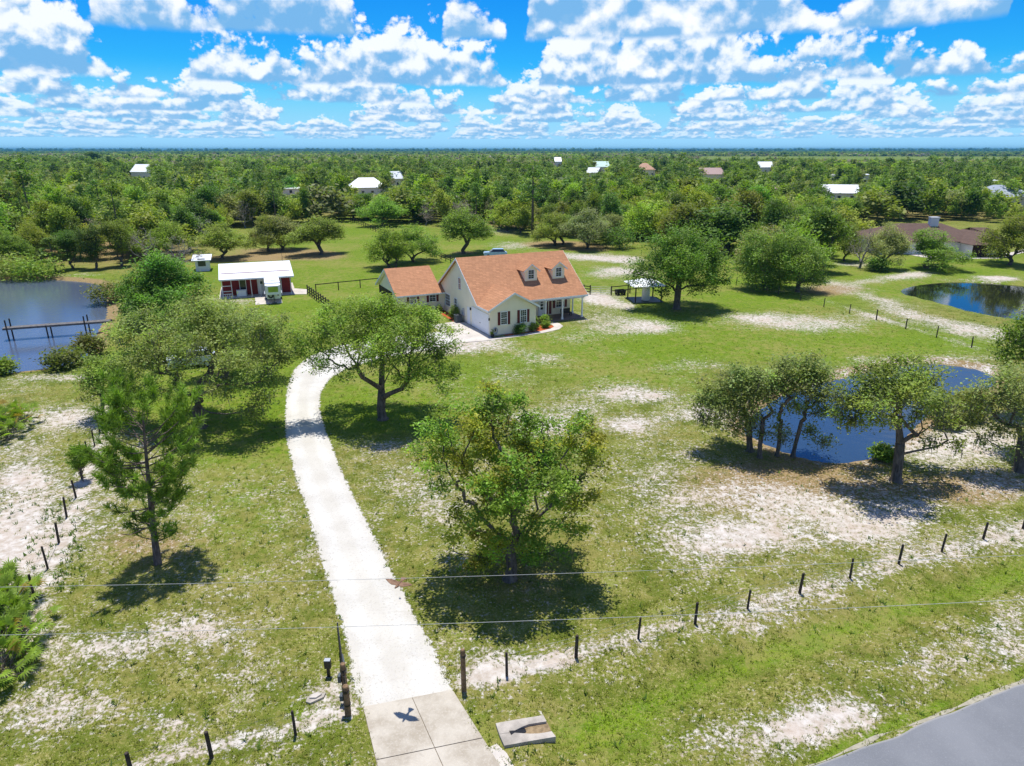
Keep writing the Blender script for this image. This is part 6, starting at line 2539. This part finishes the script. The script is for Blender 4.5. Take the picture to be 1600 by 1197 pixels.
far_thin = {k: [thin(a, .5, 1.4, rgw) for a in far_tpl[k]] for k in far_tpl}
items = []
for i, (x, y, w, px, py) in enumerate(WPTS[NIND:]):
    kind, tn = choose(x, y)
    h = {'oak': 6.2 + w * .26, 'tall': 7.0 + w * .36, 'pine': 10.5 + w * .35, 'bare': 6.5 + w * .22}[kind] * rgw.uniform(.85, 1.15)
    if kind == 'pine':
        w *= .6
    h2 = sight(px, py, x, y, h)
    if h2 < 1.6:
        continue
    w *= max(.4, (h2 / h) ** .6)
    h = h2
    t = np.array(KIND_TINT[tn]) * rgw.uniform(.6, 1.25)
    sx, sz = (w / 10.0, h / 9.0) if kind != 'pine' else (w / 5.0, h / 14.0)
    a = far_tpl[kind][i % 3] if y < 400 else far_thin[kind][i % 3]
    items.append((a, (x, y, 0), sx, sz, rgw.uniform(0, 6.28), t))
build_mass('woods', items, M['leaf'])
# beyond that, out to the skyline
items = []
th_tpl = {}
for lvl, (fr, gw) in enumerate(((.30, 1.8), (.10, 3.0), (.035, 4.6))):
    th_tpl[lvl] = [thin(a, fr, gw, rgw) for k in ('oak', 'tall', 'oak') for a in far_tpl[k][:2]]
y = 610.0
while y < 12500:
    lvl = 0 if y < 950 else (1 if y < 2200 else 2)
    step = {0: 9.5, 1: 9.5 * (y / 700) ** 1.15, 2: 9.5 * (y / 700) ** 1.28}[lvl]
    n = int(1.62 * y / step)
    for k in range(n):
        x = (-.81 + 1.62 * (k + rgw.random()) / n) * y
        yy = y + rgw.uniform(-.6, .6) * step
        px, py = PX(np.array([x, yy, 0.0]))
        if 1090 < px and 245.2 < py < 253.5 + .8 * math.sin(px * .02):
            continue      # the pale marsh at the right
        if any(((px - a) / c) ** 2 + ((py - b) / d) ** 2 < 1 for a, b, c, d in CLEAR):
            continue
        sc = {0: 1.0, 1: 1.0 * (y / 900) ** .7, 2: (y / 900) ** .8}[lvl] * rgw.uniform(.75, 1.25)
        q = .5 + .5 * math.sin(x * .006 + yy * .004) * math.cos(yy * .007 - x * .002)
        tn = rgw.choice(['olive', 'green', 'greyish', 'fresh', 'dark', 'pinegreen', 'bare'], p=[.24, .17, .18, .10, .08, .07, .16])
        if y > 2400:
            tn = 'pinegreen' if tn in ('olive', 'greyish', 'bare', 'fresh') else tn
        t = np.array(KIND_TINT[tn]) * rgw.uniform(.75, 1.2) * (.8 + .4 * q)
        hz = rgw.uniform(.8, 1.25) * (1.25 if tn == 'pinegreen' else 1.0) * (1 if lvl < 2 else 1.15) * (1 if y < 7000 else 2.6)
        if px > 1080 and 253 < py < 263:
            hz *= .5
        if y < 1400:
            hz *= min(1.0, sight(px, py, x, yy, 10.0 * hz) / (10.0 * hz))
        items.append((th_tpl[lvl][rgw.integers(0, 6)], (x, yy, -1.0 if lvl == 2 else 0), sc, hz, rgw.uniform(0, 6.28), t))
    y += step * .85
build_mass('distant_woods', items, M['leaf'])
print('woods', len(WPTS), 'far', len(items))



# ---------------------------------------------------------------- air
def build_haze():
    b = MB()
    b.box(-13000, 13000, -900, 13500, -3.0, 40.0)
    m = bpy.data.materials.new('haze')
    m.use_nodes = True
    t = NT(m.node_tree)
    v = t.node('ShaderNodeVolumePrincipled')
    v.inputs['Color'].default_value = (.07, .36, .62, 1)
    v.inputs['Density'].default_value = .0001
    v.inputs['Anisotropy'].default_value = .0
    o = t.node('ShaderNodeOutputMaterial')
    t.t.links.new(v.outputs[0], o.inputs['Volume'])
    h = b.build('haze', m)
    tag(h, kind='stuff')


build_haze()
